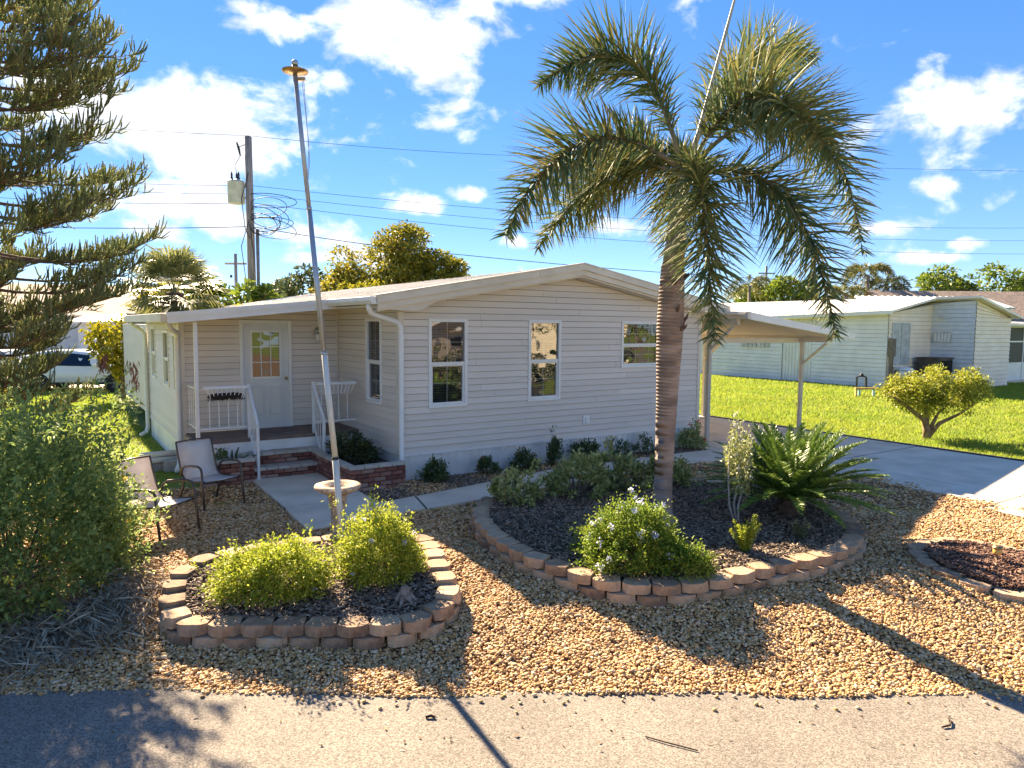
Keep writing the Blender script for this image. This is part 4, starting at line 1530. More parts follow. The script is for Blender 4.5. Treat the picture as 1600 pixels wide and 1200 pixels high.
def shrub(name, label, cat, loc, rad, ntw, nl, leafL, leafW, m, seed=0, inner=.45, base=.0, lump=.3, stems=14, stem_m=None, stem_r=.008, flowers=None, group=None, zmin=-.12, flat=1.0, up=.35, spray=.03, rz=0, lobes=7, center_z=0.0, droop=.15):
    rg = np.random.default_rng(seed)
    t = thing(name, label, cat, loc, rz, group)
    E_ = dome_twigs(rg, ntw, rad, lobes, lump, zmin, flat)
    n = len(E_)
    cz = np.array([0, 0, center_z])
    tt = rg.uniform(inner, 1, (n, nl)) ** .75
    S = E_ * np.array([.18, .18, .05]) - cz * .6
    P = S[:, None, :] + (E_ - S)[:, None, :] * tt[..., None] + cz
    P[..., 2] += base + .06 * rad[2] * np.sin(tt * pi)
    P = P + rg.normal(0, spray, P.shape)
    Dr = nrm(E_)[:, None, :] * .7 + rg.normal(0, .6, P.shape) + np.array([0, 0, up])
    P, Dr = P.reshape(-1, 3), Dr.reshape(-1, 3)
    k_ = P[:, 2] > .015 + (base if base > .2 else 0) * .0
    P, Dr = P[k_], Dr[k_]
    sz = rg.uniform(.5, 1.4, len(P))
    lv, lf = leaf_quads(P, Dr, sz * leafL, sz * rg.uniform(.8, 1.2, len(P)) * leafW, rg, droop=droop)
    npmesh('foliage', lv, lf, m, t)
    if stems:
        sm = MB()
        for i in range(stems):
            e = E_[i % n] * .86 + cz
            b = Vector((E_[i % n][0] * .12, E_[i % n][1] * .12, -.03))
            q = Vector(e) + Vector((0, 0, base))
            mid = b.lerp(q, .5) + Vector((rg.normal(0, .05) * rad[0], rg.normal(0, .05) * rad[1], .05 * rad[2]))
            sm.tube([b, mid, q], [stem_r, stem_r * .75, stem_r * .35], 5, cap=False)
        sm.build('stems', stem_m or M_stem, t, smooth=True)
    if flowers:
        fm, nf, fsz, per = flowers
        idx = rg.integers(0, n, nf)
        c = E_[idx] * rg.uniform(.95, 1.06, (nf, 1)) + cz
        c[:, 2] += base
        c = c[c[:, 2] > .08]
        nf = len(c)
        fp_ = np.repeat(c, per, 0) + rg.normal(0, fsz * .55, (nf * per, 3))
        fd = nrm(E_[np.repeat(idx[:nf], per) % n]) + rg.normal(0, .8, (nf * per, 3))
        v, f_ = leaf_quads(fp_, fd, fsz, fsz * .8, rg)
        npmesh('blossoms', v, f_, fm, t)
    return t


M_plumb = mat('plumbago_leaf_sunlit', (.19, .27, .022), (.55, .53, .09), c3=(.36, .41, .042), rough=.55, scale=3, island=.6, lo=.1, hi=.9, transl=.42, spec=.3)  # yellow lime of full sun put into the leaf colour
M_plumb3 = mat('plumbago_leaf_shaded', (.10, .19, .025), (.38, .40, .06), c3=(.20, .28, .03), rough=.55, scale=2.2, island=.5, lo=.12, hi=.88, transl=.42, spec=.3)  # darker copy of the same leaf, shade put into its colour
M_hedge = mat('hedge_leaf', (.15, .25, .085), (.50, .53, .15), c3=(.29, .38, .115), rough=.55, scale=1.6, island=.55, lo=.12, hi=.9, transl=.5, spec=.35)
M_flower_b = mat('lavender_petal', (.58, .62, .88), (.76, .78, .92), rough=.7, island=.8, transl=.35)
M_flower_y = mat('yellow_petal', (.85, .55, .02), (.9, .68, .06), rough=.7, island=.8, transl=.3)
M_flower_w = mat('white_petal', (.8, .8, .72), (.7, .72, .6), rough=.7, island=.8, transl=.3)
M_flower_r = mat('orange_red_petal', (.55, .07, .02), (.7, .14, .03), rough=.7, island=.8, transl=.3)
M_schef = mat('variegated_leaf', (.20, .26, .06), (.60, .57, .26), c3=(.40, .42, .15), rough=.4, scale=4, island=.6, lo=.12, hi=.9, transl=.25, spec=.5)
M_darkleaf = mat('dark_glossy_leaf', (.045, .08, .03), (.18, .22, .07), c3=(.09, .135, .045), rough=.4, scale=4, island=.6, lo=.12, hi=.9, transl=.15)
M_succ = mat('succulent_leaf', (.03, .05, .022), (.11, .13, .04), c3=(.055, .075, .028), rough=.45, scale=4, island=.6, lo=.12, hi=.9, transl=.1)
M_limeleaf = mat('lime_leaf', (.22, .30, .02), (.58, .55, .08), c3=(.38, .43, .035), rough=.5, scale=3, island=.6, lo=.12, hi=.9, transl=.4)
M_greyleaf = mat('grey_leaf', (.10, .13, .07), (.26, .28, .16), rough=.7, scale=3, island=.6, lo=.12, hi=.9, transl=.25)

shrub('plumbago_bush', 'lime green bush left of the flagpole in the front bed', 'bush', (-2.28, 6.62, .06), (.64, .48, .54), 430, 42, .033, .016, M_plumb, 11, flowers=(M_flower_b, 9, .022, 14), group='pale blue flowering bushes', lump=.6, center_z=.05)
shrub('plumbago_bush', 'rounder lime green bush right of the flagpole in the front bed', 'bush', (-1.29, 7.0, .1), (.54, .46, .64), 430, 42, .033, .016, M_plumb, 12, flowers=(M_flower_b, 16, .022, 14), group='pale blue flowering bushes', lump=.55, center_z=.06)
shrub('plumbago_bush', 'large bush with pale blue flowers spilling over the palm bed edging', 'bush', (1.28, 7.32, .16), (.66, .55, .66), 560, 44, .034, .017, M_plumb3, 13, flowers=(M_flower_b, 46, .03, 16), group='pale blue flowering bushes', lump=.55, center_z=.05, zmin=-.3)
shrub('plumbago_bush', 'low green bush trailing right of the large flowering bush', 'bush', (1.78, 7.08, .14), (.40, .34, .30), 160, 34, .036, .018, M_plumb3, 14, flowers=(M_flower_b, 4, .022, 12), group='pale blue flowering bushes', lump=.4, zmin=-.4)

# big hedge at the left
hedge = shrub('flowering_hedge', 'large dark green hedge with small yellow flowers at the left', 'hedge', (-5.2, 7.15, -.1), (1.42, 1.55, 1.9), 1500, 36, .062, .024, M_hedge, 21, inner=.55, lump=.22, stems=40, stem_r=.014, flowers=(M_flower_y, 120, .030, 9), spray=.05, lobes=16, center_z=.1, zmin=-.2)
rg = np.random.default_rng(77)
# leafy upright shoots on the hedge
n = 46
th = rg.uniform(-1.2, 1.6, n)
b0 = np.stack([1.2 * np.cos(th) * rg.uniform(.5, 1.0, n), 1.3 * np.sin(th) * rg.uniform(.5, 1, n), rg.uniform(.9, 1.75, n)], 1)
P_, D_ = [], []
for i in range(n):
    h_ = rg.uniform(.25, .55)
    dr = np.array([cos(th[i]) * .35, sin(th[i]) * .35, 1.0])
    for q in range(26):
        t = rg.uniform(0, 1)
        P_.append(b0[i] + dr * h_ * t)
        D_.append(rg.normal(0, 1, 3) + np.array([0, 0, .3]))
lv, lf = leaf_quads(np.array(P_), np.array(D_), .075, .026, rg)
npmesh('shoots', lv, lf, M_hedge, hedge)
# dry thatch below it
n = 2600
x = -4.1 + rg.normal(0, .42, n)
y = 6.35 + rg.normal(0, .42, n) + (x + 4.1) * .5
th = rg.normal(.7, .7, n)
ti = np.abs(rg.normal(0, .25, n))
L_ = rg.uniform(.08, .38, n)
P_ = np.stack([x, y, zg_np(y) + rg.uniform(.01, .13, n)], 1)
D_ = np.stack([np.cos(th), -np.sin(th), -ti * .4], 1)
lv, lf = leaf_quads(P_, D_, L_, rg.uniform(.008, .022, n), rg, .1, .02)
M_thatch = mat('dry_thatch', (.18, .135, .09), (.52, .42, .29), c3=(.32, .25, .165), rough=.95, scale=9, island=.8, lo=.1, hi=.95, transl=.1)
tag(npmesh('dry_thatch', lv, lf, M_thatch), 'dry fallen leaves and stalks under the hedge', 'litter', kind='stuff')

# planters
shrub('succulent_plant', 'dark bushy succulent filling the larger brick planter', 'plant', H2W(-.55, .75, .30), (.40, .62, .5), 120, 40, .085, .022, M_succ, 31, rz=HROT, lump=.35, stems=16, spray=.03, zmin=.0)
shrub('potted_plant', 'small plant with pale blooms in the small brick planter', 'plant', H2W(-2.55, 1.45, .31), (.12, .1, .26), 30, 14, .05, .022, M_darkleaf, 32, flowers=(M_flower_w, 7, .02, 6), stems=6, inner=.5, zmin=.1)
o = thing('succulent_plant', 'dark upright succulent leaves behind the far patio chair', 'plant', H2W(-2.36, 1.42, .31), HROT)
sp_ = MB()
for i, (dx, dy, h_) in enumerate([(-.02, 0, .24), (.03, .02, .27), (.10, -.02, .14), (.16, 0, .12), (-.08, .03, .12)]):
    sp_ = MB().tube([(dx, dy, 0), (dx * 1.5, dy, h_ * .6), (dx * 2.2 + .02, dy, h_)], [.02, .024, .008], 7)
    sp_.build('leaf', M_succ, o, smooth=True)

# shrubs along the gable wall
wl = [(.5, -.34, .26, .40, M_darkleaf, 'low dark bush nearest the corner downspout, against the skirting', None, 70),
      (1.55, -.30, .22, .38, M_darkleaf, 'sparse shrub with orange bloom under the left gable window', (M_flower_r, 3, .03, 12), 40),
      (2.35, -.32, .30, .42, M_darkleaf, 'dark shrub on the wall side of the walk, left of the tall one', None, 70),
      (3.02, -.30, .17, .70, M_darkleaf, 'tallest narrow dark shrub against the gable wall', None, 60),
      (3.75, -.30, .28, .5, M_darkleaf, 'dark shrub with orange flower below the outlet cover', (M_flower_r, 3, .03, 14), 70),
      (4.7, -.30, .3, .42, M_darkleaf, 'thin twiggy shrub against the skirting left of the palm trunk', None, 26),
      (5.4, -.30, .3, .48, M_darkleaf, 'thin twiggy shrub against the skirting behind the palm trunk', None, 26),
      (6.75, -.36, .36, .55, M_schef, 'green and red croton bush at the right end of the gable wall', (M_flower_r, 6, .045, 8), 100)]
for i, (a, b, r_, h_, m_, lab, fl, nt) in enumerate(wl):
    shrub('wall_shrub', lab, 'shrub', H2W(a, b, .01), (r_, r_ * .8, h_), nt, 22, .06, .024, m_, 40 + i, flowers=fl, group='shrubs along the gable wall', lump=.5, stems=16, stem_r=.006, inner=.55, zmin=.15)

# variegated bushes at the back of the palm bed
for i, (x, y, rx, h_, lab, nt) in enumerate([(.12, 9.72, .40, .52, 'leftmost variegated bush at the back of the palm bed', 46), (.98, 10.28, .58, .66, 'widest variegated bush left of the palm trunk', 95), (1.66, 10.75, .48, .68, 'variegated bush just left of the palm trunk', 70), (2.42, 10.95, .46, .62, 'variegated bush half hidden behind the palm trunk', 60)]):
    shrub('variegated_bush', lab, 'bush', (x, y, .14), (rx, rx * .8, h_), nt, 30, .085, .032, M_schef, 60 + i, group='variegated bushes in the palm bed', lump=.65, stems=30, stem_r=.009, inner=.8, zmin=.05, stem_m=mat('pale_stem', (.30, .25, .19), (.2, .16, .12), rough=.9))

# small white-flowered tree
t = shrub('gardenia_tree', 'slender young tree with small white flowers beside the sago', 'tree', (2.9, 8.85, .14), (.22, .2, .52), 80, 22, .045, .02, M_schef, 70, flowers=(M_flower_w, 40, .02, 6), stems=0, inner=.35, center_z=.88, zmin=-.9, lump=.5)
for i, (dx, dy) in enumerate(((-.05, 0), (.02, .03), (.06, -.02))):
    MB().tube([(dx * .3, dy * .3, -.05), (dx - .06, dy, .25), (dx * 2 - .03, dy * 1.5, .62), (dx * 2.4, dy * 2, 1.1)], [.018, .014, .011, .005], 6).build('stem', mat('pale_bark', (.42, .38, .33), (.3, .27, .23), rough=.9, scale=12), t, smooth=True)


def plume_plant(name, label, loc, n, h_, m_, seed, spread=.55):
    rg = np.random.default_rng(seed)
    t = thing(name, label, 'plant', loc)
    for i in range(n):
        th_ = 2 * pi * i / n + rg.normal(0, .2)
        le = rg.uniform(.2, 1) * spread
        d = np.array([cos(th_) * le, sin(th_) * le, 1.0])
        d /= np.linalg.norm(d)
        hh = h_ * rg.uniform(.7, 1.05)
        k_ = 170
        tt = rg.uniform(.1, 1, k_)
        P = d[None] * hh * tt[:, None] + rg.normal(0, .012, (k_, 3)) * (1 - tt[:, None] * .6)
        D = d[None] * .9 + rg.normal(0, .65, (k_, 3))
        lv, lf = leaf_quads(P, D, .035, .010, rg)
        npmesh('plume', lv, lf, m_, t)
    return t


plume_plant('foxtail_fern', 'bright lime plume fern at the front of the palm bed', (2.62, 7.68, .14), 18, .42, M_limeleaf, 81, .8)
plume_plant('foxtail_fern', 'smaller grey green plume fern under the sago', (3.42, 8.15, .14), 10, .26, M_greyleaf, 82, .7)


# ---------------------------------------------------------------- palms
def bez(p0, p1, p2, t):
    t = np.asarray(t)[:, None]
    return (1 - t) ** 2 * p0 + 2 * (1 - t) * t * p1 + t ** 2 * p2


def pinnate(P0, P1, P2, n, LL, WW, rg, ranks=4, ang=.95, droop=.2, start=.1, segs=3, rach=.02, prof=None, flatplane=False):
    """feather leaf along a curve: returns leaflet verts/quads and rachis points"""
    P0, P1, P2 = (np.asarray(p, float) for p in (P0, P1, P2))
    t = np.linspace(start, 1, n)
    t = np.repeat(t, ranks) + rg.normal(0, .004, n * ranks)
    t = np.clip(t, 0, 1)
    P = bez(P0, P1, P2, t)
    T = nrm(bez(P0, P1, P2, np.clip(t + .01, 0, 1.01)) - bez(P0, P1, P2, t - .01))
    up_ = np.array([0, 0, 1.0])
    S = nrm(np.cross(T, up_) + 1e-6)
    U = np.cross(S, T)
    if ranks == 2:
        ph = np.tile([.25, pi - .25], n) + rg.normal(0, .1, n * 2)
    else:
        ph = np.tile(np.linspace(0, 2 * pi, ranks, endpoint=False), n) + rg.normal(0, .5, n * ranks)
    Rr = S * np.cos(ph)[:, None] + U * np.sin(ph)[:, None]
    an = ang + rg.normal(0, .12, len(t))
    D = nrm(T * np.cos(an)[:, None] + Rr * np.sin(an)[:, None])
    lp = (np.sin(np.clip((t - start) / (1 - start), 0, 1) * pi * .86 + .32)) if prof is None else prof(t)
    L_ = LL * np.clip(lp, .25, 1) * rg.uniform(.85, 1.1, len(t))
    W_ = WW * rg.uniform(.8, 1.15, len(t))
    N_ = nrm(np.cross(D, nrm(rg.normal(0, 1, D.shape) * .6 + up_)))
    rows = []
    pos = P.copy()
    dd = D.copy()
    for s in range(segs + 1):
        w = W_ * (1, 1, .72, .04)[s] if segs == 3 else W_ * (1 - s / segs * .96)
        rows.append((pos - N_ * w[:, None] / 2, pos + N_ * w[:, None] / 2))
        pos = pos + dd * (L_ / segs)[:, None]
        dd = nrm(dd - up_ * droop)
    k_ = len(t)
    V = np.stack([q for r in rows for q in r], 1).reshape(-1, 3)
    m_ = 2 * (segs + 1)
    fq = np.array([(2 * s, 2 * s + 1, 2 * s + 3, 2 * s + 2) for s in range(segs)])
    F = (fq[None] + (np.arange(k_) * m_)[:, None, None]).reshape(-1, 4)
    rp = bez(P0, P1, P2, np.linspace(0, 1, 14))
    return V, F, rp


M_frond = mat('palm_leaflet', (.055, .11, .05), (.36, .27, .10), c3=(.115, .17, .07), rough=.7, scale=1.3, island=.6, lo=.15, hi=.92, transl=.16, spec=.25)
M_frond_y = mat('palm_leaflet_olive', (.07, .12, .045), (.42, .33, .10), c3=(.15, .195, .068), rough=.7, scale=1.3, island=.6, lo=.15, hi=.92, transl=.25, spec=.5)
M_rachis = mat('palm_rachis', (.24, .2, .12), (.15, .12, .07), rough=.7, scale=6)
M_trunk = mat('palm_trunk', srgb(172, 152, 138), srgb(104, 90, 82), c3=srgb(140, 122, 110), rough=.9, scale=2.2, stretch=(1, 1, 3.5), bump=.5, bscale=16, bdist=.015, lo=.3, hi=.72)
M_spear = mat('palm_spear', srgb(176, 170, 150), srgb(140, 136, 112), rough=.6, scale=5)

palm = thing('foxtail_palm', 'tall foxtail palm with ringed trunk and plumed fronds', 'palm', (1.93, 8.85, .14))
rn = random.Random(5)
tk = MB()
rings_ = []
z = -.05
TR = ([-.05, .0, .12, .4, .8, 1.6, 2.2, 2.6, 2.9, 3.3], [.20, .175, .135, .117, .117, .135, .158, .168, .160, .142])
while z < 3.28:
    r0 = float(np.interp(z, *TR)) * (1 + rn.uniform(-.012, .012))
    gap = .045 if z > 1.3 else .10
    dp = .972 if z > 1.3 else .99
    lean = (.02 * z + .0, .01 * z)
    rings_ += [((lean[0], lean[1], z), r0), ((lean[0], lean[1], z + gap * .72), r0 * .998), ((lean[0], lean[1], z + gap * .8), r0 * dp), ((lean[0], lean[1], z + gap * .95), r0 * dp)]
    z += gap
tk.tube([p for p, r_ in rings_], [r_ for p, r_ in rings_], 22)
tk.build('trunk', M_trunk, palm, smooth=True)
# torn sheath tags near the top
for i in range(9):
    a = rn.uniform(0, 2 * pi)
    zz = rn.uniform(2.45, 3.15)
    r_ = .15
    MB().tube([(.06 + cos(a) * r_, .03 + sin(a) * r_, zz), (.06 + cos(a) * (r_ + .04), .03 + sin(a) * (r_ + .04), zz + .04), (.06 + cos(a) * (r_ + .06), .03 + sin(a) * (r_ + .06), zz + rn.uniform(.05, .12))], [.028, .018, .004], 5).build('sheath_stub', mat('torn_sheath', srgb(96, 74, 66), srgb(60, 46, 42), rough=.95), palm)
MB().tube([(.065, .03, 3.22), (.09, .03, 3.5), (.12, .02, 3.9), (.16, 0, 4.3), (.18, 0, 4.5)], [.143, .125, .105, .08, .05], 16).build('crownshaft', mat('crownshaft', srgb(140, 128, 100), srgb(94, 92, 62), rough=.6, scale=5, stretch=(3, 3, .7)), palm, smooth=True)
SC = 1 / 123.6          # metres per reference pixel at the palm's distance


def fr_pt(px, py, dy):
    """a point in the palm's own frame, dy deeper than the trunk"""
    s = (8.85 + dy) / 8.85
    return np.array([(px - 800) * SC * s - 1.93, dy, 2.51 + (511 - py) * SC * s])


fronds = [((1052, 262), (990, 20), (838, 150), .35, .25, 0), ((1050, 270), (890, 145), (788, 372), -.5, -.6, 0), ((1050, 280), (950, 225), (838, 392), .9, 1.2, 1),
          ((1072, 262), (1160, 70), (1292, 262), -.75, -1.75, 1), ((1075, 262), (1270, 60), (1336, 392), .4, .5, 0), ((1080, 282), (1238, 225), (1300, 520), -.3, -.55, 0),
          ((1068, 275), (1085, 215), (1112, 530), -1.15, -1.35, 1), ((1068, 258), (1120, 70), (1250, 105), 1.0, 1.6, 1), ((1052, 272), (960, 190), (905, 330), 1.0, 2.0, 1),
          ((1062, 270), (1040, 200), (1045, 420), .9, 1.6, 1)]
rg = np.random.default_rng(15)
for i, (b_, c_, t_, dc, dt_, k_) in enumerate(fronds):
    P0, P1, P2 = fr_pt(*b_, dc * .08), fr_pt(*c_, dc), fr_pt(*t_, dt_)
    V, F, rp = pinnate(P0, P1, P2, 100, .78, .024, rg, ranks=6, ang=1.06, droop=.11, start=.1)
    fo = npmesh('frond', V, F, M_frond_y if k_ else M_frond, palm)
    MB().tube([tuple(p) for p in rp], [.03 - .026 * j / 13 for j in range(14)], 7).build('rachis', M_rachis, fo, smooth=True)
p0, p1 = fr_pt(1080, 215, .1), fr_pt(1150, -70, .1)
MB().tube([tuple(fr_pt(1066, 262, .05)), tuple(p0), tuple(p0 * .5 + p1 * .5), tuple(p1)], [.035, .03, .02, .006], 8).build('spear_leaf', M_spear, palm, smooth=True)

# sago cycad
M_sago = mat('sago_leaflet', (.06, .13, .025), (.28, .38, .055), c3=(.15, .235, .036), rough=.4, scale=2, island=.35, lo=.2, hi=.85, transl=.25, spec=.5)
sago = thing('sago_palm', 'wide dark green sago cycad at the right of the palm bed', 'cycad', (3.76, 9.3, .13))
MB().lathe([(.16, 0), (.2, .06), (.19, .16), (.14, .24), (.05, .27)], (0, 0, 0), 14, .12, 3).build('trunk', mat('sago_trunk', (.13, .075, .045), (.07, .045, .03), rough=1, scale=20, bump=1, bscale=30, bdist=.03), sago)
rg = np.random.default_rng(23)
for i in range(96):
    th = i * 2.39996
    k_ = (i + .5) / 96
    el_ = 1.40 - 1.32 * k_ ** .85
    Lf = rg.uniform(.95, 1.12) * (1.02 + .12 * k_)
    h = np.array([cos(th), sin(th), 0])
    P0 = np.array([0, 0, .24]) + h * .08
    P1 = P0 + h * Lf * .55 * cos(el_) + np.array([0, 0, Lf * .60 * sin(el_) + .10])
    P2 = P0 + h * Lf * (cos(el_) * .94 + .10) + np.array([0, 0, Lf * (1.0 * sin(el_) - .04 - .10 * k_)])
    if P2[2] < .04:
        P2[2] = .04
    V, F, rp = pinnate(P0, P1, P2, 104, .15, .0105, rg, ranks=2, ang=.78, droop=.02, start=.12, prof=lambda t: np.sin(np.clip(t, .05, 1) * pi * .8 + .45))
    fo = npmesh('frond', V, F, M_sago, sago)
    MB().tube([tuple(p) for p in rp[::2]], .006, 5).build('rachis', M_sago, fo)


def feather_palm(name, label, loc, h_, nf, Lf, m_, seed, trunk_r=.16, group=None, leaflet=.5, droop=.35):
    rg = np.random.default_rng(seed)
    t = thing(name, label, 'palm', loc, 0, group)
    MB().tube([(0, 0, -.1), (.1, 0, h_ * .5), (.05, 0, h_)], [trunk_r * 1.3, trunk_r, trunk_r * .9], 9).build('trunk', M_wood, t, smooth=True)
    for i in range(nf):
        th = i * 2.39996 + rg.normal(0, .1)
        e = rg.uniform(-.3, 1.2)
        hd = np.array([cos(th), sin(th), 0])
        P0 = np.array([.05, 0, h_])
        P1 = P0 + hd * Lf * .55 * cos(e * .7) + np.array([0, 0, Lf * .6 * sin(e) + .25])
        P2 = P0 + hd * Lf * .95 * cos(e * .5) + np.array([0, 0, Lf * (.55 * sin(e) - droop - .2)])
        V, F, rp = pinnate(P0, P1, P2, 34, leaflet, .05, rg, ranks=3, ang=.9, droop=.3, start=.15)
        npmesh('frond', V, F, m_, t)
    return t


def fan_palm(name, label, loc, h_, nf, Rf, m_, seed, trunk_r=.2):
    rg = np.random.default_rng(seed)
    t = thing(name, label, 'palm', loc)
    MB().lathe([(trunk_r * 1.1, -.1), (trunk_r, h_ * .4), (trunk_r * 1.2, h_ * .75), (trunk_r * 1.9, h_ * .9), (trunk_r * 1.2, h_), (.05, h_ + .1)], (0, 0, 0), 12, .1, seed).build('trunk', mat('boot_trunk', srgb(122, 88, 72), srgb(74, 56, 48), rough=1, scale=10, bump=1, bscale=12, bdist=.06), t)
    for i in range(nf):
        th = i * 2.39996
        e = 1.35 - 1.9 * ((i + .5) / nf)
        d = np.array([cos(th) * cos(e), sin(th) * cos(e), sin(e)])
        hub = np.array([0, 0, h_]) + d * Rf * .55
        up_ = np.array([0, 0, 1.0])
        s = nrm(np.cross(d, up_))
        V, F = [], []
        k_ = 22
        for q in range(k_):
            a = (q / (k_ - 1) - .5) * 3.6
            dd = nrm(d * cos(a) + s * sin(a) + np.array([0, 0, .05]))
            L_ = Rf * .62 * (1 - .25 * abs(a) / 1.8)
            nn = nrm(np.cross(dd, np.cross(d, s)))
            w = .035
            p1 = hub + dd * L_ * .6
            p2 = hub + dd * L_ - up_ * L_ * rg.uniform(.1, .35)
            b_ = len(V)
            V += [hub, p1 + nn * w, p2, p1 - nn * w]
            F.append((b_, b_ + 1, b_ + 2, b_ + 3))
        V += [np.array([0, 0, h_]) - s * .015, np.array([0, 0, h_]) + s * .015, hub + s * .012, hub - s * .012]
        b_ = len(V)
        F.append((b_ - 4, b_ - 3, b_ - 2, b_ - 1))
        npmesh('frond', np.array(V), np.array(F), m_, t)
    return t


# ---------------------------------------------------------------- Norfolk pine
M_pine = mat('pine_needle', (.13, .19, .085), (.50, .44, .22), c3=(.29, .32, .145), rough=.7, scale=.9, island=.35, lo=.2, hi=.85, transl=.5, spec=.2)
M_pbark = mat('pine_bark', (.17, .115, .085), (.10, .068, .05), rough=.95, scale=8, bump=.5, bscale=30)
pine = thing('norfolk_pine', 'tall Norfolk pine with tiered feathery branches at the left edge', 'pine', (-7.15, 9.35, -.05))
MB().tube([(0, 0, -.1), (0, 0, 4), (0, 0, 8), (0, 0, 11.8)], [.19, .15, .09, .01], 12).build('trunk', M_pbark, pine, smooth=True)
rg = np.random.default_rng(101)
NB_CONE = 3


def branchlets(pts_t, P, T, k_len, up_amt, spread):
    k_ = len(P)
    D = nrm(T * .55 + np.array([0, 0, 1.0]) * up_amt + rg.normal(0, spread, (k_, 3)))
    return P, D, k_len


zz = 1.55
while zz < 11.4:
    nb = 7
    th0 = rg.uniform(0, 2 * pi)
    Lw = (1.15 if zz < 2.72 else 1.8) * (1 - max(0, zz - 5.0) / 11) + rg.uniform(-.1, .15)
    for j in range(nb):
        th = th0 + 2 * pi * j / nb + rg.normal(0, .15)
        z0 = zz + rg.normal(0, .08)
        L_ = Lw * rg.uniform(.7, 1.08)
        hd = np.array([cos(th), sin(th), 0.])
        sd_ = np.array([-sin(th), cos(th), 0.])
        up_ = np.array([0, 0, 1.0])
        sag = .15 * L_ * max(0, 1.2 - z0 / 7)
        P0 = np.array([0, 0, z0])
        P1 = P0 + hd * L_ * .55 + up_ * (.02 - sag * 1.4) + sd_ * rg.normal(0, .14)
        P2 = P0 + hd * L_ + up_ * (.30 - sag)
        curves = [(P0, P1, P2, .38)]
        for q in range(7):
            t0 = .36 + .085 * q + rg.uniform(-.03, .03)
            c0_ = bez(P0, P1, P2, [t0])[0]
            tg = nrm(bez(P0, P1, P2, [t0 + .05])[0] - c0_)
            sg = 1 if q % 2 else -1
            l2 = L_ * (.46 - .25 * abs(t0 - .55)) * rg.uniform(.7, 1.1)
            dr = nrm(tg * .8 + sd_ * sg * rg.uniform(.35, .75) + up_ * rg.uniform(-.08, .12))
            curves.append((c0_, c0_ + dr * l2 * .55 - up_ * .03, c0_ + dr * l2 * .95 + tg * l2 * .15 + up_ * rg.uniform(.02, .16), .12))
        Ps, Ts, env = [], [], []
        step = .03 if cos(th) > -.35 else .06
        for (a0_, a1_, a2_, st0) in curves:
            ln_ = np.linalg.norm(a2_ - a0_)
            n = max(4, int(ln_ * (1 - st0) / step))
            t = np.sort(rg.uniform(st0, 1, n))
            Ps.append(bez(a0_, a1_, a2_, t))
            Ts.append(nrm(bez(a0_, a1_, a2_, t + .02) - bez(a0_, a1_, a2_, t - .02)))
            env.append(.55 + .45 * np.sin(np.clip((t - st0) / (1 - st0), 0, 1) * pi * .8 + .3))
        base, T, env = np.concatenate(Ps), np.concatenate(Ts), np.concatenate(env)
        k_ = len(base)
        bl = .25 * env * rg.uniform(.6, 1.3, k_)
        D = nrm(T * .6 + up_ * (.7 + rg.normal(0, .3, k_))[:, None] + rg.normal(0, .42, (k_, 3)))
        s = nrm(np.cross(D, rg.normal(0, 1, (k_, 3))))
        u = np.cross(D, s)
        mid = base + D * (bl * .5)[:, None]
        tip = base + nrm(D + up_ * .3) * bl[:, None]
        ring = []
        for (c, r_) in ((base, .006), (mid, .012), (tip, .005)):
            for q in range(3):
                a = 2 * pi * q / 3
                ring.append(c + (s * cos(a) + u * sin(a)) * r_)
        ring = np.stack(ring, 1)
        fq = np.array([(r * 3 + q, r * 3 + (q + 1) % 3, (r + 1) * 3 + (q + 1) % 3, (r + 1) * 3 + q) for r in range(2) for q in range(3)])
        Fq = (fq[None] + (np.arange(k_) * 9)[:, None, None]).reshape(-1, 4)
        nn = 10
        tt = rg.uniform(.05, 1, (k_, nn))
        c = base[:, None] + (tip - base)[:, None] * tt[..., None]
        dn = nrm(D[:, None] * .8 + rg.normal(0, .7, (k_, nn, 3)))
        sn = nrm(np.cross(dn, rg.normal(0, 1, (k_, nn, 3)))) * .004
        ln = rg.uniform(.02, .042, (k_, nn, 1))
        tri = np.stack([c - sn, c + sn, c + dn * ln], 2).reshape(-1, 3)
        Ft = np.arange(len(tri)).reshape(-1, 3) + k_ * 9
        br = npmesh('branch', np.concatenate([ring.reshape(-1, 3), tri]), Fq, M_pine, pine, F2=Ft)
        lm = MB()
        for i, (a0_, a1_, a2_, st0) in enumerate(curves):
            pts = bez(a0_, a1_, a2_, np.linspace(0, 1, 8))
            r0_ = .026 if i == 0 else .010
            lm.tube([tuple(p) for p in pts], [r0_ - r0_ * .85 * q / 7 for q in range(8)], 6, cap=False)
        lm.build('limb', M_pbark, br, smooth=True)
    zz += rg.uniform(.29, .40)
# dead brown sprays hanging at the bottom
M_deadpine = mat('dead_pine', (.16, .06, .03), (.28, .13, .07), rough=.9, scale=8, island=.7, lo=.2, hi=.85)
for i, (x, z, h_) in enumerate([(2.2, 2.22, .36), (1.8, 2.3, .22)]):
    k_ = 90
    t = rg.random(k_)
    P = np.stack([x + rg.normal(0, .035, k_) * (1 - .4 * t), -.15 + rg.normal(0, .035, k_), z - h_ * t], 1)
    lv, lf = leaf_quads(P, rg.normal(0, .3, (k_, 3)) + np.array([0, 0, -1.]), .09, .014, rg)
    npmesh('dead_spray', lv, lf, M_deadpine, pine)


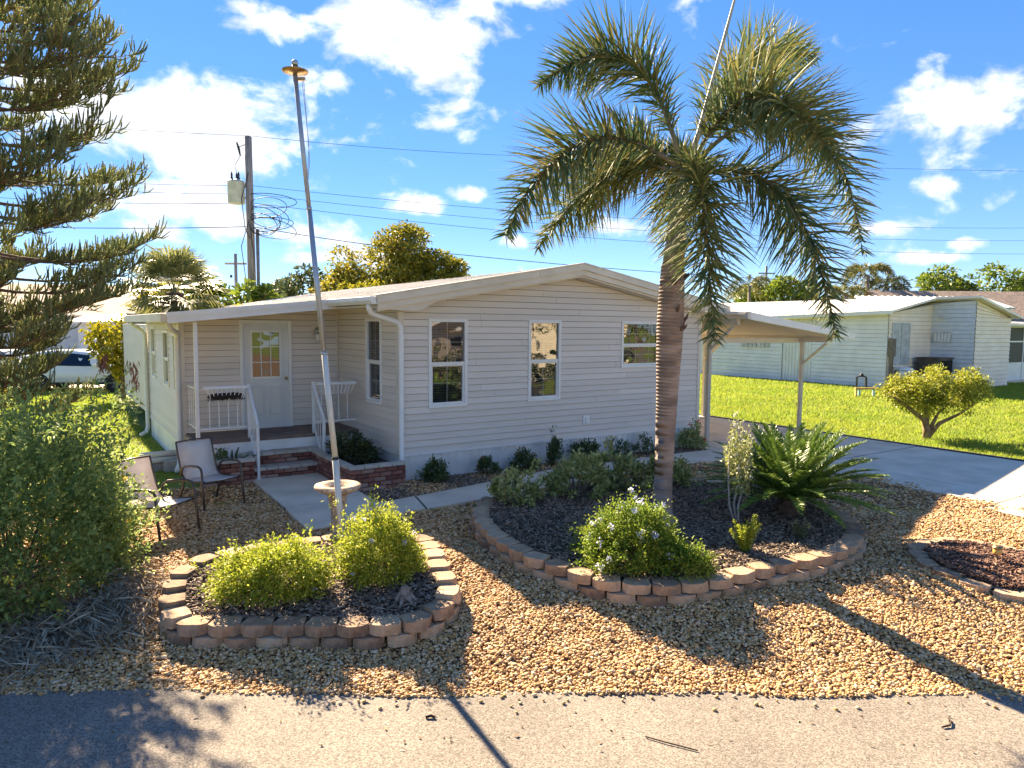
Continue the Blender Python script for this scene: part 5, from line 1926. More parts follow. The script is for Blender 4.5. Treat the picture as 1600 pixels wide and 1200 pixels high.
# ---------------------------------------------------------------- broad-leaved trees
def broad_tree(name, label, loc, trunk_h, crowns, leaf, m_, seed, cat='tree', group=None, per=900, trunk_r=.15, limbs=True, clump=None):
    """crowns: list of ellipsoids (dx,dy,z,rx,ry,rz)"""
    rg = np.random.default_rng(seed)
    t = thing(name, label, cat, loc, 0, group)
    MB().tube([(0, 0, -.2), (.05, 0, trunk_h * .6), (0, 0, trunk_h)], [trunk_r * 1.25, trunk_r, trunk_r * .8], 9).build('trunk', M_stem, t, smooth=True)
    Ps, Ds = [], []
    for (dx, dy, z, rx, ry, rz) in crowns:
        nc = clump or 26
        d = nrm(rg.normal(0, 1, (nc, 3)))
        cc = np.array([dx, dy, z]) + d * np.array([rx, ry, rz]) * rg.uniform(.55, 1.0, (nc, 1))
        for q in range(nc):
            if limbs and q % 4 == 0:
                MB().tube([(0, 0, trunk_h * .85), tuple((np.array([0, 0, trunk_h]) + cc[q]) / 2 + rg.normal(0, .1, 3)), tuple(cc[q])], [trunk_r * .45, trunk_r * .25, .02], 5, cap=False).build('limb', M_stem, t, smooth=True)
            r_ = .34 * (rx * ry * rz) ** (1 / 3) * rg.uniform(.7, 1.25)
            k_ = per // nc * len(crowns) // len(crowns)
            dd = nrm(rg.normal(0, 1, (k_, 3)) + np.array([0, 0, .35]))
            Ps.append(cc[q] + dd * r_ * rg.uniform(.45, 1.05, (k_, 1)) * np.array([1.15, 1.15, .8]))
            Ds.append(dd + rg.normal(0, .6, (k_, 3)))
    P, D = np.concatenate(Ps), np.concatenate(Ds)
    lv, lf = leaf_quads(P, D, rg.uniform(.7, 1.3, len(P)) * leaf, rg.uniform(.7, 1.2, len(P)) * leaf * .5, rg)
    npmesh('crown', lv, lf, m_, t)
    return t


M_tree1 = mat('tree_leaf_olive', (.11, .13, .016), (.44, .34, .035), c3=(.23, .22, .025), rough=.6, scale=.5, island=.4, lo=.22, hi=.8, transl=.35)
M_tree2 = mat('tree_leaf_green', (.06, .115, .02), (.30, .35, .04), c3=(.15, .21, .025), rough=.6, scale=.6, island=.45, lo=.2, hi=.85, transl=.35)
M_tree3 = mat('tree_leaf_yellow', (.16, .17, .01), (.5, .42, .03), c3=(.32, .3, .015), rough=.6, scale=.8, island=.45, lo=.2, hi=.85, transl=.4)
M_tree4 = mat('tree_leaf_dark', (.04, .065, .028), (.15, .17, .06), rough=.6, scale=.8, island=.45, lo=.2, hi=.85, transl=.25)
M_bush = mat('lawn_bush_leaf', (.14, .20, .02), (.54, .48, .06), c3=(.32, .34, .032), rough=.5, scale=1.2, island=.5, lo=.2, hi=.85, transl=.42)

# clipped tree on the lawn
lb = thing('lawn_bush', 'flat topped yellow green clipped tree on the lawn', 'tree', (10.15, 17.05, -.03))
lb.scale = (1.1, 1.1, 1.06)
M_lbark = mat('pale_gnarled_bark', srgb(150, 128, 104), srgb(104, 84, 66), rough=.95, scale=10, bump=.6)
for i, pts in enumerate([[(0, 0, -.05), (.0, 0, .22), (-.08, 0, .45), (-.42, .05, .72), (-.8, 0, .98)], [(.03, 0, .05), (.1, 0, .32), (.22, 0, .6), (.5, -.1, .95)], [(0, .03, .1), (.05, .1, .45), (.0, .2, .9), (-.1, .1, 1.2)], [(.05, -.02, .1), (.2, -.1, .38), (.62, -.15, .62), (.95, -.1, .85)]]):
    MB().tube(pts, [.10 - .075 * q / (len(pts) - 1) for q in range(len(pts))] if i == 0 else [.06 - .045 * q / (len(pts) - 1) for q in range(len(pts))], 7).build('trunk' if i == 0 else 'limb', M_lbark, lb, smooth=True)
rg = np.random.default_rng(55)
nc = 110
d = nrm(rg.normal(0, 1, (nc, 3)) * np.array([1.2, 1.0, .8]))
cc = np.array([.18, 0, 1.08]) + d * np.array([1.02, .9, .56]) * rg.uniform(.5, 1.08, (nc, 1))
cc = cc[cc[:, 2] > .5]
P, D = [], []
for q in cc:
    k_ = 130
    dd = nrm(rg.normal(0, 1, (k_, 3)) + np.array([0, 0, .4]))
    P.append(q + dd * .17 * rg.uniform(.3, 1.1, (k_, 1)))
    D.append(dd + rg.normal(0, .6, (k_, 3)))
lv, lf = leaf_quads(np.concatenate(P), np.concatenate(D), .06, .032, rg)
npmesh('crown', lv, lf, M_bush, lb)

# ================================================================ BACKGROUND
def at(px, py, Y):
    d = _fw * 1100 + _rt * (px - 800) - _up * (py - 600)
    k_ = Y / d.y
    return (d.x * k_, Y, CAMH + d.z * k_)


# ---- trees behind the homes
broad_tree('shade_tree', 'spreading yellow green tree behind the beige roof', (-6.4, 38, -.03), 3.0, [(-.6, 0, 5.2, 2.9, 2.6, 1.9), (.9, .3, 6.4, 2.0, 2, 1.5), (2.4, 0, 5.0, 1.5, 1.5, 1.3), (-2.5, 0, 4.3, 1.5, 1.5, 1.2), (.3, -.6, 4.2, 2.6, 1.6, 1.2)], .25, M_tree1, 201, per=4200, trunk_r=.28)
broad_tree('garden_shrub', 'bright yellow rounded shrub in front of the spreading tree', (-7.0, 34, -.03), 1.5, [(0, 0, 3.9, 1.2, 1, .9)], .2, M_tree3, 202, per=1800, trunk_r=.08, cat='shrub')
broad_tree('garden_shrub', 'big leaved green shrub at the foot of the utility pole', (-11.7, 28, -.03), 1.2, [(-.4, 0, 3.5, 1.0, .9, .8), (1.6, 0, 3.4, 1.0, .9, .7)], .36, M_tree2, 203, per=650, trunk_r=.08, cat='shrub')
broad_tree('garden_shrub', 'yellow green feathery shrub left of the utility pole', (-12.8, 26, -.03), 1.2, [(0, 0, 3.2, .9, .9, .9)], .28, M_tree3, 204, per=1200, trunk_r=.07, cat='shrub')
broad_tree('dark_tree', 'small dark tree right of the utility pole, farther back', (-21.5, 65, -.03), 2.0, [(0, 0, 5.2, 1.8, 1.8, 1.6)], .5, M_tree4, 205, per=900, trunk_r=.14)
broad_tree('dark_tree', 'larger dark tree between the utility pole and the flagpole', (-17.5, 60, -.03), 2.0, [(0, 0, 5.2, 2.4, 2, 2.0), (-2.3, 0, 4.0, 1.8, 1.6, 1.3)], .5, M_tree4, 206, per=1000, trunk_r=.14)
broad_tree('garden_shrub', 'sunlit yellow shrub beside the left rear corner of the home', (-13.6, 24.5, -.03), 1.0, [(0, 0, 2.0, 1.0, .9, .8), (.5, 0, 1.2, .8, .8, .7)], .2, M_tree3, 207, per=1600, trunk_r=.07, cat='shrub')
broad_tree('garden_shrub', 'yellow shrub under the fan palm behind the porch roof', (-8.9, 21.5, -.03), 1.5, [(0, 0, 2.75, .9, .8, .55)], .16, M_tree3, 208, per=1500, trunk_r=.07, cat='shrub')
M_fan = mat('fan_leaf', (.10, .12, .04), (.36, .35, .14), c3=(.2, .215, .075), rough=.45, scale=1, island=.5, lo=.2, hi=.85, transl=.35)
fan_palm('cabbage_palm', 'fan palm with shaggy trunk behind the porch roof', (-10.6, 22.2, -.03), 3.6, 46, 1.55, M_fan, 301)
M_far_palm = mat('far_palm_leaf', (.075, .085, .02), (.30, .27, .05), c3=(.16, .16, .03), rough=.5, scale=.6, island=.5, lo=.2, hi=.85, transl=.35)
feather_palm('feather_palm', 'bright feather palm above the white house roof', (29.9, 60, -.03), 7.2, 26, 2.6, M_far_palm, 302, group='feather palms behind the white house')
feather_palm('feather_palm', 'darker feather palm right of the bright one above the white roof', (31.9, 60.5, -.03), 6.3, 22, 2.2, M_tree4, 303, group='feather palms behind the white house')
feather_palm('feather_palm', 'drooping feather palm left of the far utility pole', (23.3, 70, -.03), 6.8, 24, 2.9, M_far_palm, 304, group='feather palms behind the white house')
feather_palm('feather_palm', 'brownish feather palm behind the hanging right frond', (27.2, 58, -.03), 5.4, 20, 2.2, M_far_palm, 305, group='feather palms behind the white house')
for i, (px, py, Y, r_, lab) in enumerate([(1240, 462, 66, 2.2, 'low round green tree right of the far utility pole'), (1470, 446, 70, 2.4, 'round green tree above the brown roof'), (1572, 450, 72, 2.8, 'wide green tree at the right frame edge above the brown roof'), (1180, 470, 75, 2.2, 'low green tree behind the palm trunk')]):
    p = at(px, py, Y)
    broad_tree('round_tree', lab, (p[0], p[1], -.03), p[2] * .6, [(0, 0, p[2], r_, r_, r_ * .75), (r_ * .7, 0, p[2] - .8, r_ * .7, r_ * .7, r_ * .5)], .5, M_tree2, 210 + i, per=1500, trunk_r=.16, group='round trees on the right skyline')
# far wood beyond everything
rg = np.random.default_rng(400)
n = 26000
x = rg.uniform(-260, 260, n)
top = 3.0 + 1.6 * np.sin(x * .09) + 1.2 * np.sin(x * .31 + 2) + rg.normal(0, .5, n)
P = np.stack([x, 170 + rg.uniform(-6, 6, n), rg.random(n) ** .7 * top], 1)
lv, lf = leaf_quads(P, rg.normal(0, 1, (n, 3)), 2.2, 1.3, rg)
tag(npmesh('far_woods', lv, lf, M_tree4), 'low dark belt of trees along the horizon', 'trees', kind='stuff')

# ---- utility poles and wires
up_ = thing('utility_pole', 'weathered utility pole with grey transformer behind the home', 'utility pole', (-11.0, 30, -.03))
MB().tube([(0, 0, -.2), (-.03, 0, 5), (-.06, 0, 10.4)], [.18, .165, .145], 12).build('pole', M_wood, up_, smooth=True)
MB().tube([(.24, .02, -.2), (.24, .02, 6.6)], .07, 10).build('riser_pipe', mat('grey_conduit', srgb(130, 128, 126), srgb(110, 108, 106), rough=.6), up_, smooth=True)
M_trf = mat('transformer_grey', srgb(172, 182, 182), srgb(150, 160, 160), rough=.5)
tf = MB().lathe([(.30, 7.65), (.34, 7.7), (.34, 8.5), (.36, 8.52), (.34, 8.56), (.22, 8.64)], (-.58, -.05, 0), 18).build('transformer', M_trf, up_, smooth=True)
for dx, dy in ((-.14, -.1), (.0, .08), (.14, -.08)):
    MB().lathe([(.04, 8.56), (.06, 8.66), (.035, 8.76), (.05, 8.82), (.015, 8.95)], (-.58 + dx, -.05 + dy, 0), 8).build('bushing', M_wire, tf)
MB().box(-.22, -.02, -.05, .05, 7.85, 7.95).build('bracket', M_metal, up_)
MB().box(-.22, -.02, -.05, .05, 8.3, 8.4).build('bracket', M_metal, up_)
MB().tube([(-.05, -.1, 10.1), (-.3, -.1, 10.0), (-.48, -.1, 9.95)], .02, 6).build('arm', M_metal, up_)
MB().tube([(-.5, -.1, 10.15), (-.42, -.1, 9.9), (-.36, -.1, 9.6)], [.03, .055, .03], 8).build('cutout_fuse', M_wire, up_)
MB().tube([(-.36, -.1, 9.6), (-.6, -.1, 9.2), (-.5, -.08, 8.8)], .012, 5).build('lead_wire', M_wire, up_)
rn = random.Random(12)
for i in range(9):
    z_ = rn.uniform(6.9, 8.0)
    rx_, rz_, tl = rn.uniform(.35, 1.0), rn.uniform(.15, .45), rn.uniform(-.5, .4)
    pts = [(.08 + rx_ * (1 - cos(q * 2 * pi / 20)), -.14 - .02 * i, z_ + rz_ * sin(q * 2 * pi / 20) + tl * rx_ * (1 - cos(q * 2 * pi / 20)) * .4 - .02 * q) for q in range(21)]
    MB().tube(pts, .015, 5).build('cable_loop', M_wire, up_, smooth=True)
for z0_, z1_, sx in ((7.0, 4.2, -.35), (8.9, 6.2, -.3), (6.8, 3.5, .18)):
    MB().tube([(.0, -.2, z0_), (sx, -.24, z0_ * .6 + z1_ * .4), (sx * .6, -.22, z1_ + .4), (.0, -.2, z1_)], .016, 5).build('drop_cable', M_wire, up_, smooth=True)
for i, (x, y, h_, lab) in enumerate([(-23.4, 60, 8.5, 'thin far utility pole left of the transformer pole'), (28.5, 80, 9.6, 'far utility pole with crossarm above the white house roof'), (-7.2, 95, 10.6, 'far utility pole right of the spreading tree')]):
    o = thing('utility_pole', lab, 'utility pole', (x, y, -.03))
    MB().tube([(0, 0, -.2), (0, 0, h_)], [.16, .13], 8).build('pole', M_wood, o, smooth=True)
    if i < 2:
        MB().box(-.9, .9, -.06, .06, h_ - .9, h_ - .75).build('crossarm', M_wood, o)
    for k_ in range(2):
        MB().lathe([(.08, 0), (.12, .1), (.06, .25)], (-.4 + .1 * k_, 0, h_ - 2 - 1.2 * k_), 8).build('insulator', M_wire, o)


def wire(label, pts, r_=.014, sag=.25):
    q = [Vector(p) for p in pts]
    out = []
    for i in range(len(q) - 1):
        for j in range(12):
            t = j / 12
            p = q[i].lerp(q[i + 1], t)
            p.z -= sag * 4 * t * (1 - t)
            out.append(tuple(p))
    out.append(tuple(q[-1]))
    o = MB().tube(out, r_, 5).build('power_line', M_wire, None)
    tag(o, label, 'power line', 'overhead lines across the sky')


wire('topmost overhead line, from the pole top across the sky', [at(-40, 182, 33), at(388, 212, 30), at(800, 243, 36), at(1640, 268, 46)], .009, .1)
wire('second overhead line from the top, just right of the transformer', [at(-40, 270, 33), at(393, 290, 30), at(1040, 344, 38), at(1640, 356, 47)], .009, .15)
wire('third overhead line from the top, below the transformer', [at(-40, 283, 33), at(393, 303, 30), at(1040, 362, 38), at(1640, 376, 47)], .009, .15)
wire('fourth overhead line from the top, behind the flagpole', [at(-40, 306, 33), at(393, 317, 30), at(1040, 380, 38), at(1640, 397, 47)], .010, .15)
wire('thick lowest cable sagging from the pole over the roof ridge', [at(-40, 352, 33), at(393, 354, 30), at(720, 398, 34), at(1200, 436, 42), at(1640, 456, 52)], .016, .1)

# ---- white neighbour on the right
NH = thing('white_house', 'white sided single storey house beyond the lawn', 'house', (16.7, 31.4, -.03), HROT)
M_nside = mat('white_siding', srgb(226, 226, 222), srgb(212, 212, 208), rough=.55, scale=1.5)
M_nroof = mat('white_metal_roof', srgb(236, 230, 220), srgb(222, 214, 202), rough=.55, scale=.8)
M_ncream_bounce = mat('cream_bounce_siding', srgb(240, 226, 204), srgb(230, 214, 190), rough=.6, scale=1.5)  # on the white house this cream paints warm bounce light onto the siding
M_louv = mat('louvre_metal', srgb(190, 192, 190), srgb(160, 162, 160), rough=.5)


def lap_wall(name, p0, p1, z0, h0, h1, m_, parent, co=.19):
    """zigzag lapped wall from p0 to p1 (outward = right of travel), top from h0 to h1"""
    p0, p1 = Vector((*p0, 0)), Vector((*p1, 0))
    d = (p1 - p0).normalized()
    n_ = Vector((d.y, -d.x, 0))
    mb = MB()
    nrow = int(math.ceil((max(h0, h1) - z0) / co))
    for r in range(nrow):
        lo, hi = z0 + r * co, z0 + (r + 1) * co
        la, ha, lb_, hb = min(lo, h0), min(hi, h0), min(lo, h1), min(hi, h1)
        if ha <= la and hb <= lb_:
            continue
        g_ = .018
        ha, hb = max(la, ha - g_), max(lb_, hb - g_)
        v = [p0 + n_ * .05 + Vector((0, 0, la)), p1 + n_ * .05 + Vector((0, 0, lb_)), p1 + n_ * .012 + Vector((0, 0, hb)), p0 + n_ * .012 + Vector((0, 0, ha)), p0 + Vector((0, 0, la)), p1 + Vector((0, 0, lb_))]
        mb.add(v, [(0, 1, 2, 3), (4, 5, 1, 0)])
    w_ = mb.build(name, m_, parent)
    v = [p0 - n_ * .1, p1 - n_ * .1, p1 + n_ * .002, p0 + n_ * .002]
    MB().add([(q.x, q.y, z0) for q in v] + [(v[0].x, v[0].y, h0), (v[1].x, v[1].y, h1), (v[2].x, v[2].y, h1), (v[3].x, v[3].y, h0)], [(0, 1, 5, 4), (1, 2, 6, 5), (2, 3, 7, 6), (3, 0, 4, 7), (4, 5, 6, 7)]).build('lap_shadow_backing', M_lap_shade, w_)
    return w_


M_lap_shade = mat('lap_shadow_grey', (.56, .565, .58), rough=.9)  # grey backing stands in for the shadow lines between courses
w3 = lap_wall('wall', (0, 3.7), (0, 0), 0, 3.2, 3.38, M_nside, NH)
w1 = lap_wall('wall', (0, 13), (0, 5.35), 0, 2.86, 3.12, M_nside, NH)
wm = MB()
for i in range(9):
    b = 3.72 + i * .178
    wm.prism([(-.03, b), (-.03, b + .1), (.0, b + .12), (.0, b + .176), (.1, b + .176), (.1, b)], 0, 3.12, 'z')
tag(wm.build('ribbed_panel', M_nside, NH), kind='stuff')
r1 = lap_wall('wall', (0, 0), (3.75, 0), 0, 3.36, 3.85, M_ncream_bounce, NH)
w4 = lap_wall('wall', (3.75, 0), (3.75, -1.9), 0, 3.88, 4.0, mat('grey_shaded_siding', srgb(206, 212, 216), srgb(196, 202, 206), rough=.6), NH)  # siding colour greyed to paint the skylit shade of this wall
r2 = lap_wall('wall', (3.75, -1.9), (7.3, -1.9), 0, 4.0, 3.25, M_ncream_bounce, NH)
lap_wall('wall', (7.3, -1.9), (7.3, 10), 0, 3.25, 3.25, M_nside, NH)
MB().slab([(-.4, -.35, 3.48), (3.5, -.35, 4.17), (3.5, 13.2, 4.15), (-.4, 13.2, 3.0)], .1).build('roof', M_nroof, NH)
MB().slab([(3.35, -2.25, 4.18), (7.75, -2.25, 3.3), (7.75, 13.2, 3.3), (3.5, 13.2, 4.17)], .1).build('roof', M_nroof, NH)
for b0, b1, z0, z1 in ((-.40, 13.2, 3.47, 2.99),):
    MB().prism([(b0, z0 + .02), (b1, z1 + .02), (b1, z1 - .14), (b0, z0 - .14)], -.47, -.402, 'x').build('fascia', M_trim, NH)
sm = MB()
for i in range(24):
    b = .2 + i * .55
    t = (b + .35) / 13.55
    z0, z1 = 3.48 - .48 * t, 4.17 - .02 * t
    sm.bar((-.4, b, z0 + .005), (3.45, b, z1 + .005), .04, .03)
tag(sm.build('roof_seam', M_nroof, NH), kind='stuff')
lw = MB()
for i in range(7):
    lw.box(-.09 - .02 * (i % 2), -.052, 6.1 + i * .26, 6.32 + i * .26, 1.65, 2.5)
tag(lw.build('louvred_window', M_louv, NH), kind='stuff')
for i in range(2):
    MB().box(.25 + i * .78, .99 + i * .78, -.075, -.032, 1.05, 2.95).build('shutter_door', M_louv, NH, bevel=.01)
lw = MB().ring(lambda s_, d_, z_: (3.75 - d_, s_, z_), -.95, -.1, 2.05, 2.55, .05, .03, .08).build('louvred_window', M_louv, NH)
for i in range(5):
    MB().box(3.68, 3.715, -.9 + i * .15, -.80 + i * .15, 2.1, 2.5).build('louvre', M_nside, lw)
MB().lathe([(.16, 0), (.16, .06), (.05, .1)], (0, 0, 0), 12).build('vent', M_louv, NH).location = (3.68, -.5, 3.2)
# screened porch at the frame edge
MB().box(7.45, 13, -1.2, 6, -.02, .12).build('porch_slab', M_conc, NH)
for i, a in enumerate((7.5, 9.2, 10.9, 12.6)):
    MB().box(a, a + .09, -1.15, -1.06, .12, 2.85).build('screen_post', M_trim, NH)
for z_ in (.12, .95, 2.05, 2.80):
    MB().box(7.595, 12.6, -1.14, -1.07, z_, z_ + .07).build('screen_rail', M_trim, NH)
MB().box(7.6, 12.6, -1.12, -1.10, .19, .94).build('kick_plate', M_trim, NH)
M_screen = mat('dark_screen', (.02, .022, .024), (.035, .036, .036), rough=.6, scale=40)
MB().box(7.6, 12.6, -1.11, -1.10, .96, 2.8).build('screen', M_screen, NH)
MB().slab([(7.2, -1.6, 3.0), (13.2, -1.6, 2.95), (13.2, 6, 3.35), (7.2, 6, 3.4)], .1).build('porch_roof', M_nroof, NH)
rb = MB()
for i in range(24):
    rb.bar((7.3 + i * .25, -1.62, 3.01), (7.3 + i * .25, 6, 3.42), .06, .05)
tag(rb.build('roof_rib', M_trim, NH), kind='stuff')


def nhp(a, b, z=-.03):
    return (16.7 + HA.x * a + HB.x * b, 31.4 + HA.y * a + HB.y * b, z)


ac = thing('ac_unit', 'dark brown air conditioner cabinet against the white house', 'air conditioner', nhp(2.7, -.75), HROT)
M_ac = mat('brown_cabinet', srgb(86, 76, 68), srgb(70, 62, 56), rough=.5, metal=.2)
MB().box(-.62, .62, -.5, .5, .55, 1.35).build('cabinet', M_ac, ac, bevel=.02)
MB().box(-.7, .7, -.55, .55, 0, .549).build('stand', M_conc, ac)
for i in range(14):
    MB().box(-.56 + i * .08, -.53 + i * .08, -.52, -.501, .6, 1.27).build('louvre', M_dark, ac)
MB().box(-.66, .66, -.54, .54, 1.351, 1.40).build('lid', M_ac, ac, bevel=.01)
wh = thing('water_softener_tank', 'white cylindrical tank beside the shutter doors', 'tank', nhp(.75, -.45), HROT)
MB().lathe([(.34, 0), (.36, .05), (.36, .85), (.33, .93), (.1, .98)], (0, 0, 0), 18).build('tank', M_trim, wh, smooth=True)
MB().lathe([(.365, .80), (.375, .83), (.365, .86)], (0, 0, 0), 18).build('band', M_louv, wh, smooth=True)
em = thing('meter_box', 'brown electric meter box with conduit on the white house corner', 'meter', nhp(.05, -.06), HROT)
M_meter = mat('weathered_metal_box', srgb(122, 112, 96), srgb(96, 88, 74), rough=.7, scale=6)
MB().box(-.05, .28, -.16, .0, 1.45, 2.25).build('box', M_meter, em, bevel=.01)
MB().lathe([(.1, 0), (.1, .06), (.06, .1)], (0, 0, 0), 12).build('meter', M_louv, em).location = (.25, -.2, .9)
MB().tube([(.06, -.08, 0), (.06, -.08, 1.449)], .06, 8).build('conduit', M_meter, em)
MB().tube([(.2, -.08, 0), (.2, -.08, 1.449)], .03, 8).build('conduit', M_meter, em)
bp = thing('standpipe', 'dark bent irrigation standpipe by the white wall', 'pipe', at(1346, 592, 30.5)[:2] + (-.03,))
MB().tube([(-.2, 0, 0), (-.2, 0, .58), (-.05, 0, .62), (.0, 0, .72), (.05, 0, .62), (.2, 0, .58), (.22, 0, 0)], .045, 8).build('pipe', M_wire, bp)
MB().lathe([(.07, .6), (.09, .66), (.05, .75)], (0, 0, 0), 10).build('valve', M_wire, bp)
ws = thing('wooden_rail', 'low yellowish wooden rail on legs in front of the white wall', 'rail', at(1366, 605, 27.5)[:2] + (-.03,))
M_wrail = mat('weathered_yellow_wood', srgb(208, 178, 110), srgb(170, 140, 84), rough=.9, scale=6)
MB().box(-.75, .72, -.05, .05, .30, .38).build('rail', M_wrail, ws)
for x_, m_ in ((-.7, M_wrail), (-.58, mat('teal_pvc', srgb(150, 190, 176), rough=.6)), (-.02, MATS['teal_pvc']), (.66, M_wrail)):
    MB().box(x_ - .04, x_ + .04, -.04, .04, -.05, .299).build('leg', m_, ws)

# ---- brown-roofed house farther right, behind
bh = thing('brown_roof_house', 'house with long brown shingle roof behind the white house', 'house', (42, 56, -.03))
MB().box(-13, 16, -4, 6, 0, 3.0).build('wall', M_ncream_bounce, bh)
rf = MB().prism([(-5.0, 3.0), (1, 5.75), (7.0, 3.0), (7, 2.85), (1, 5.6), (-5, 2.85)], -13.5, 17, 'x').build('roof', mat('brown_shingle', srgb(156, 136, 118), srgb(128, 110, 96), rough=.95, scale=3, bump=.6, bscale=8, bdist=.08), bh)
sr = thing('striped_metal_roof', 'pale ribbed metal roof between the white roof and the palms', 'house', (29.5, 50, -.03))
MB().box(-3.8, 5.8, .2, 4.8, 0, 4.2).build('wall', M_nside, sr)
MB().slab([(-4, 0, 4.25), (6, 0, 4.25), (7, 5, 5.2), (-3, 5, 5.2)], .12).build('roof', M_louv, sr)
rb = MB()
for i in range(20):
    rb.bar((-3.9 + i * .5, 0, 4.27), (-2.9 + i * .5, 5, 5.22), .09, .06)
tag(rb.build('roof_rib', M_nroof, sr), kind='stuff')

# ---- houses behind the pine, across the back street
def simple_house(label, loc, rz, w, d_, h_, wallm, roofm, ridge=1.1, wins=()):
    o = thing('far_house', label, 'house', loc, rz, 'houses across the back street')
    MB().box(-w / 2, w / 2, -d_ / 2, d_ / 2, 0, h_).build('wall', wallm, o)
    MB().prism([(-d_ / 2 - .4, h_), (0, h_ + ridge), (d_ / 2 + .4, h_), (d_ / 2 + .4, h_ - .12), (0, h_ + ridge - .15), (-d_ / 2 - .4, h_ - .12)], -w / 2 - .4, w / 2 + .4, 'x').build('roof', roofm, o)
    for (x, z, ww, hh) in wins:
        wn = MB().box(x - ww / 2, x + ww / 2, -d_ / 2 - .06, -d_ / 2 - .01, z, z + hh).build('window', M_trim, o)
        MB().box(x - ww / 2 + .08, x + ww / 2 - .08, -d_ / 2 - .075, -d_ / 2 - .0605, z + .08, z + hh - .08).build('pane', M_dark, wn)
    return o


M_peach = mat('peach_roof', srgb(240, 206, 170), srgb(226, 188, 152), rough=.8, scale=2)
simple_house('white walled house with peach roof behind the pine branches', (-31.5, 50, -.03), .12, 12, 8, 3.1, M_nside, M_peach, 2.2, [(-3.5, 1.0, 1.6, 1.2), (.5, 1.0, 1.6, 1.2), (3.8, .1, 1.0, 2.0)])
simple_house('white house with grey garage seen just left of the home', (-23.0, 48, -.03), .1, 9, 7, 2.7, M_nside, M_nroof, .7, [(1.5, .1, 3.2, 2.0), (-2.6, 1.0, 1.4, 1.1)])
simple_house('pale house at the far left edge behind the hedge', (-40, 42, -.03), .2, 12, 8, 3.0, M_nside, M_nroof, .9, [(2, 1.0, 1.8, 1.2)])
# beyond the driveway, outside the frame but mirrored in the gable windows
ah = simple_house('cream house right of the driveway, mirrored in the gable windows', (29, -1, -.03), R(-72), 14, 8, 3.1, M_ncream_bounce, M_nroof, 1.5, [(-5, 1.0, 1.6, 1.3), (-1.5, 1.0, 1.6, 1.3), (2.2, .1, 1.0, 2.1), (5.2, 1.0, 1.8, 1.3)])
ah['group'] = 'houses beyond the driveway'
broad_tree('street_tree', 'green tree beyond the driveway, mirrored in the middle gable window', (20.5, 7.2, -.03), 2.0, [(0, 0, 3.4, 1.5, 1.5, 1.1)], .2, M_tree2, 260, per=1600, trunk_r=.16)
broad_tree('street_tree', 'bare limbed tree beyond the driveway, mirrored in the right gable window', (19, 10.8, -.03), 2.2, [(0, 0, 3.2, 1.7, 1.7, 1.0)], .2, M_tree4, 262, per=500, trunk_r=.2)
broad_tree('added_hedge', 'unseen dark hedge added beyond the driveway to darken the lower panes', (18.6, 4.6, -.03), .4, [(-1.6, -5, .6, 1, 2.2, .7), (-.8, -2, .6, 1, 2.2, .7), (0, 1, .6, 1, 2.2, .7), (.8, 4, .6, 1, 2.2, .7)], .16, M_tree4, 263, per=2200, trunk_r=.08, limbs=False, cat='hedge')  # not seen directly; added so the lower panes mirror dark instead of lawn

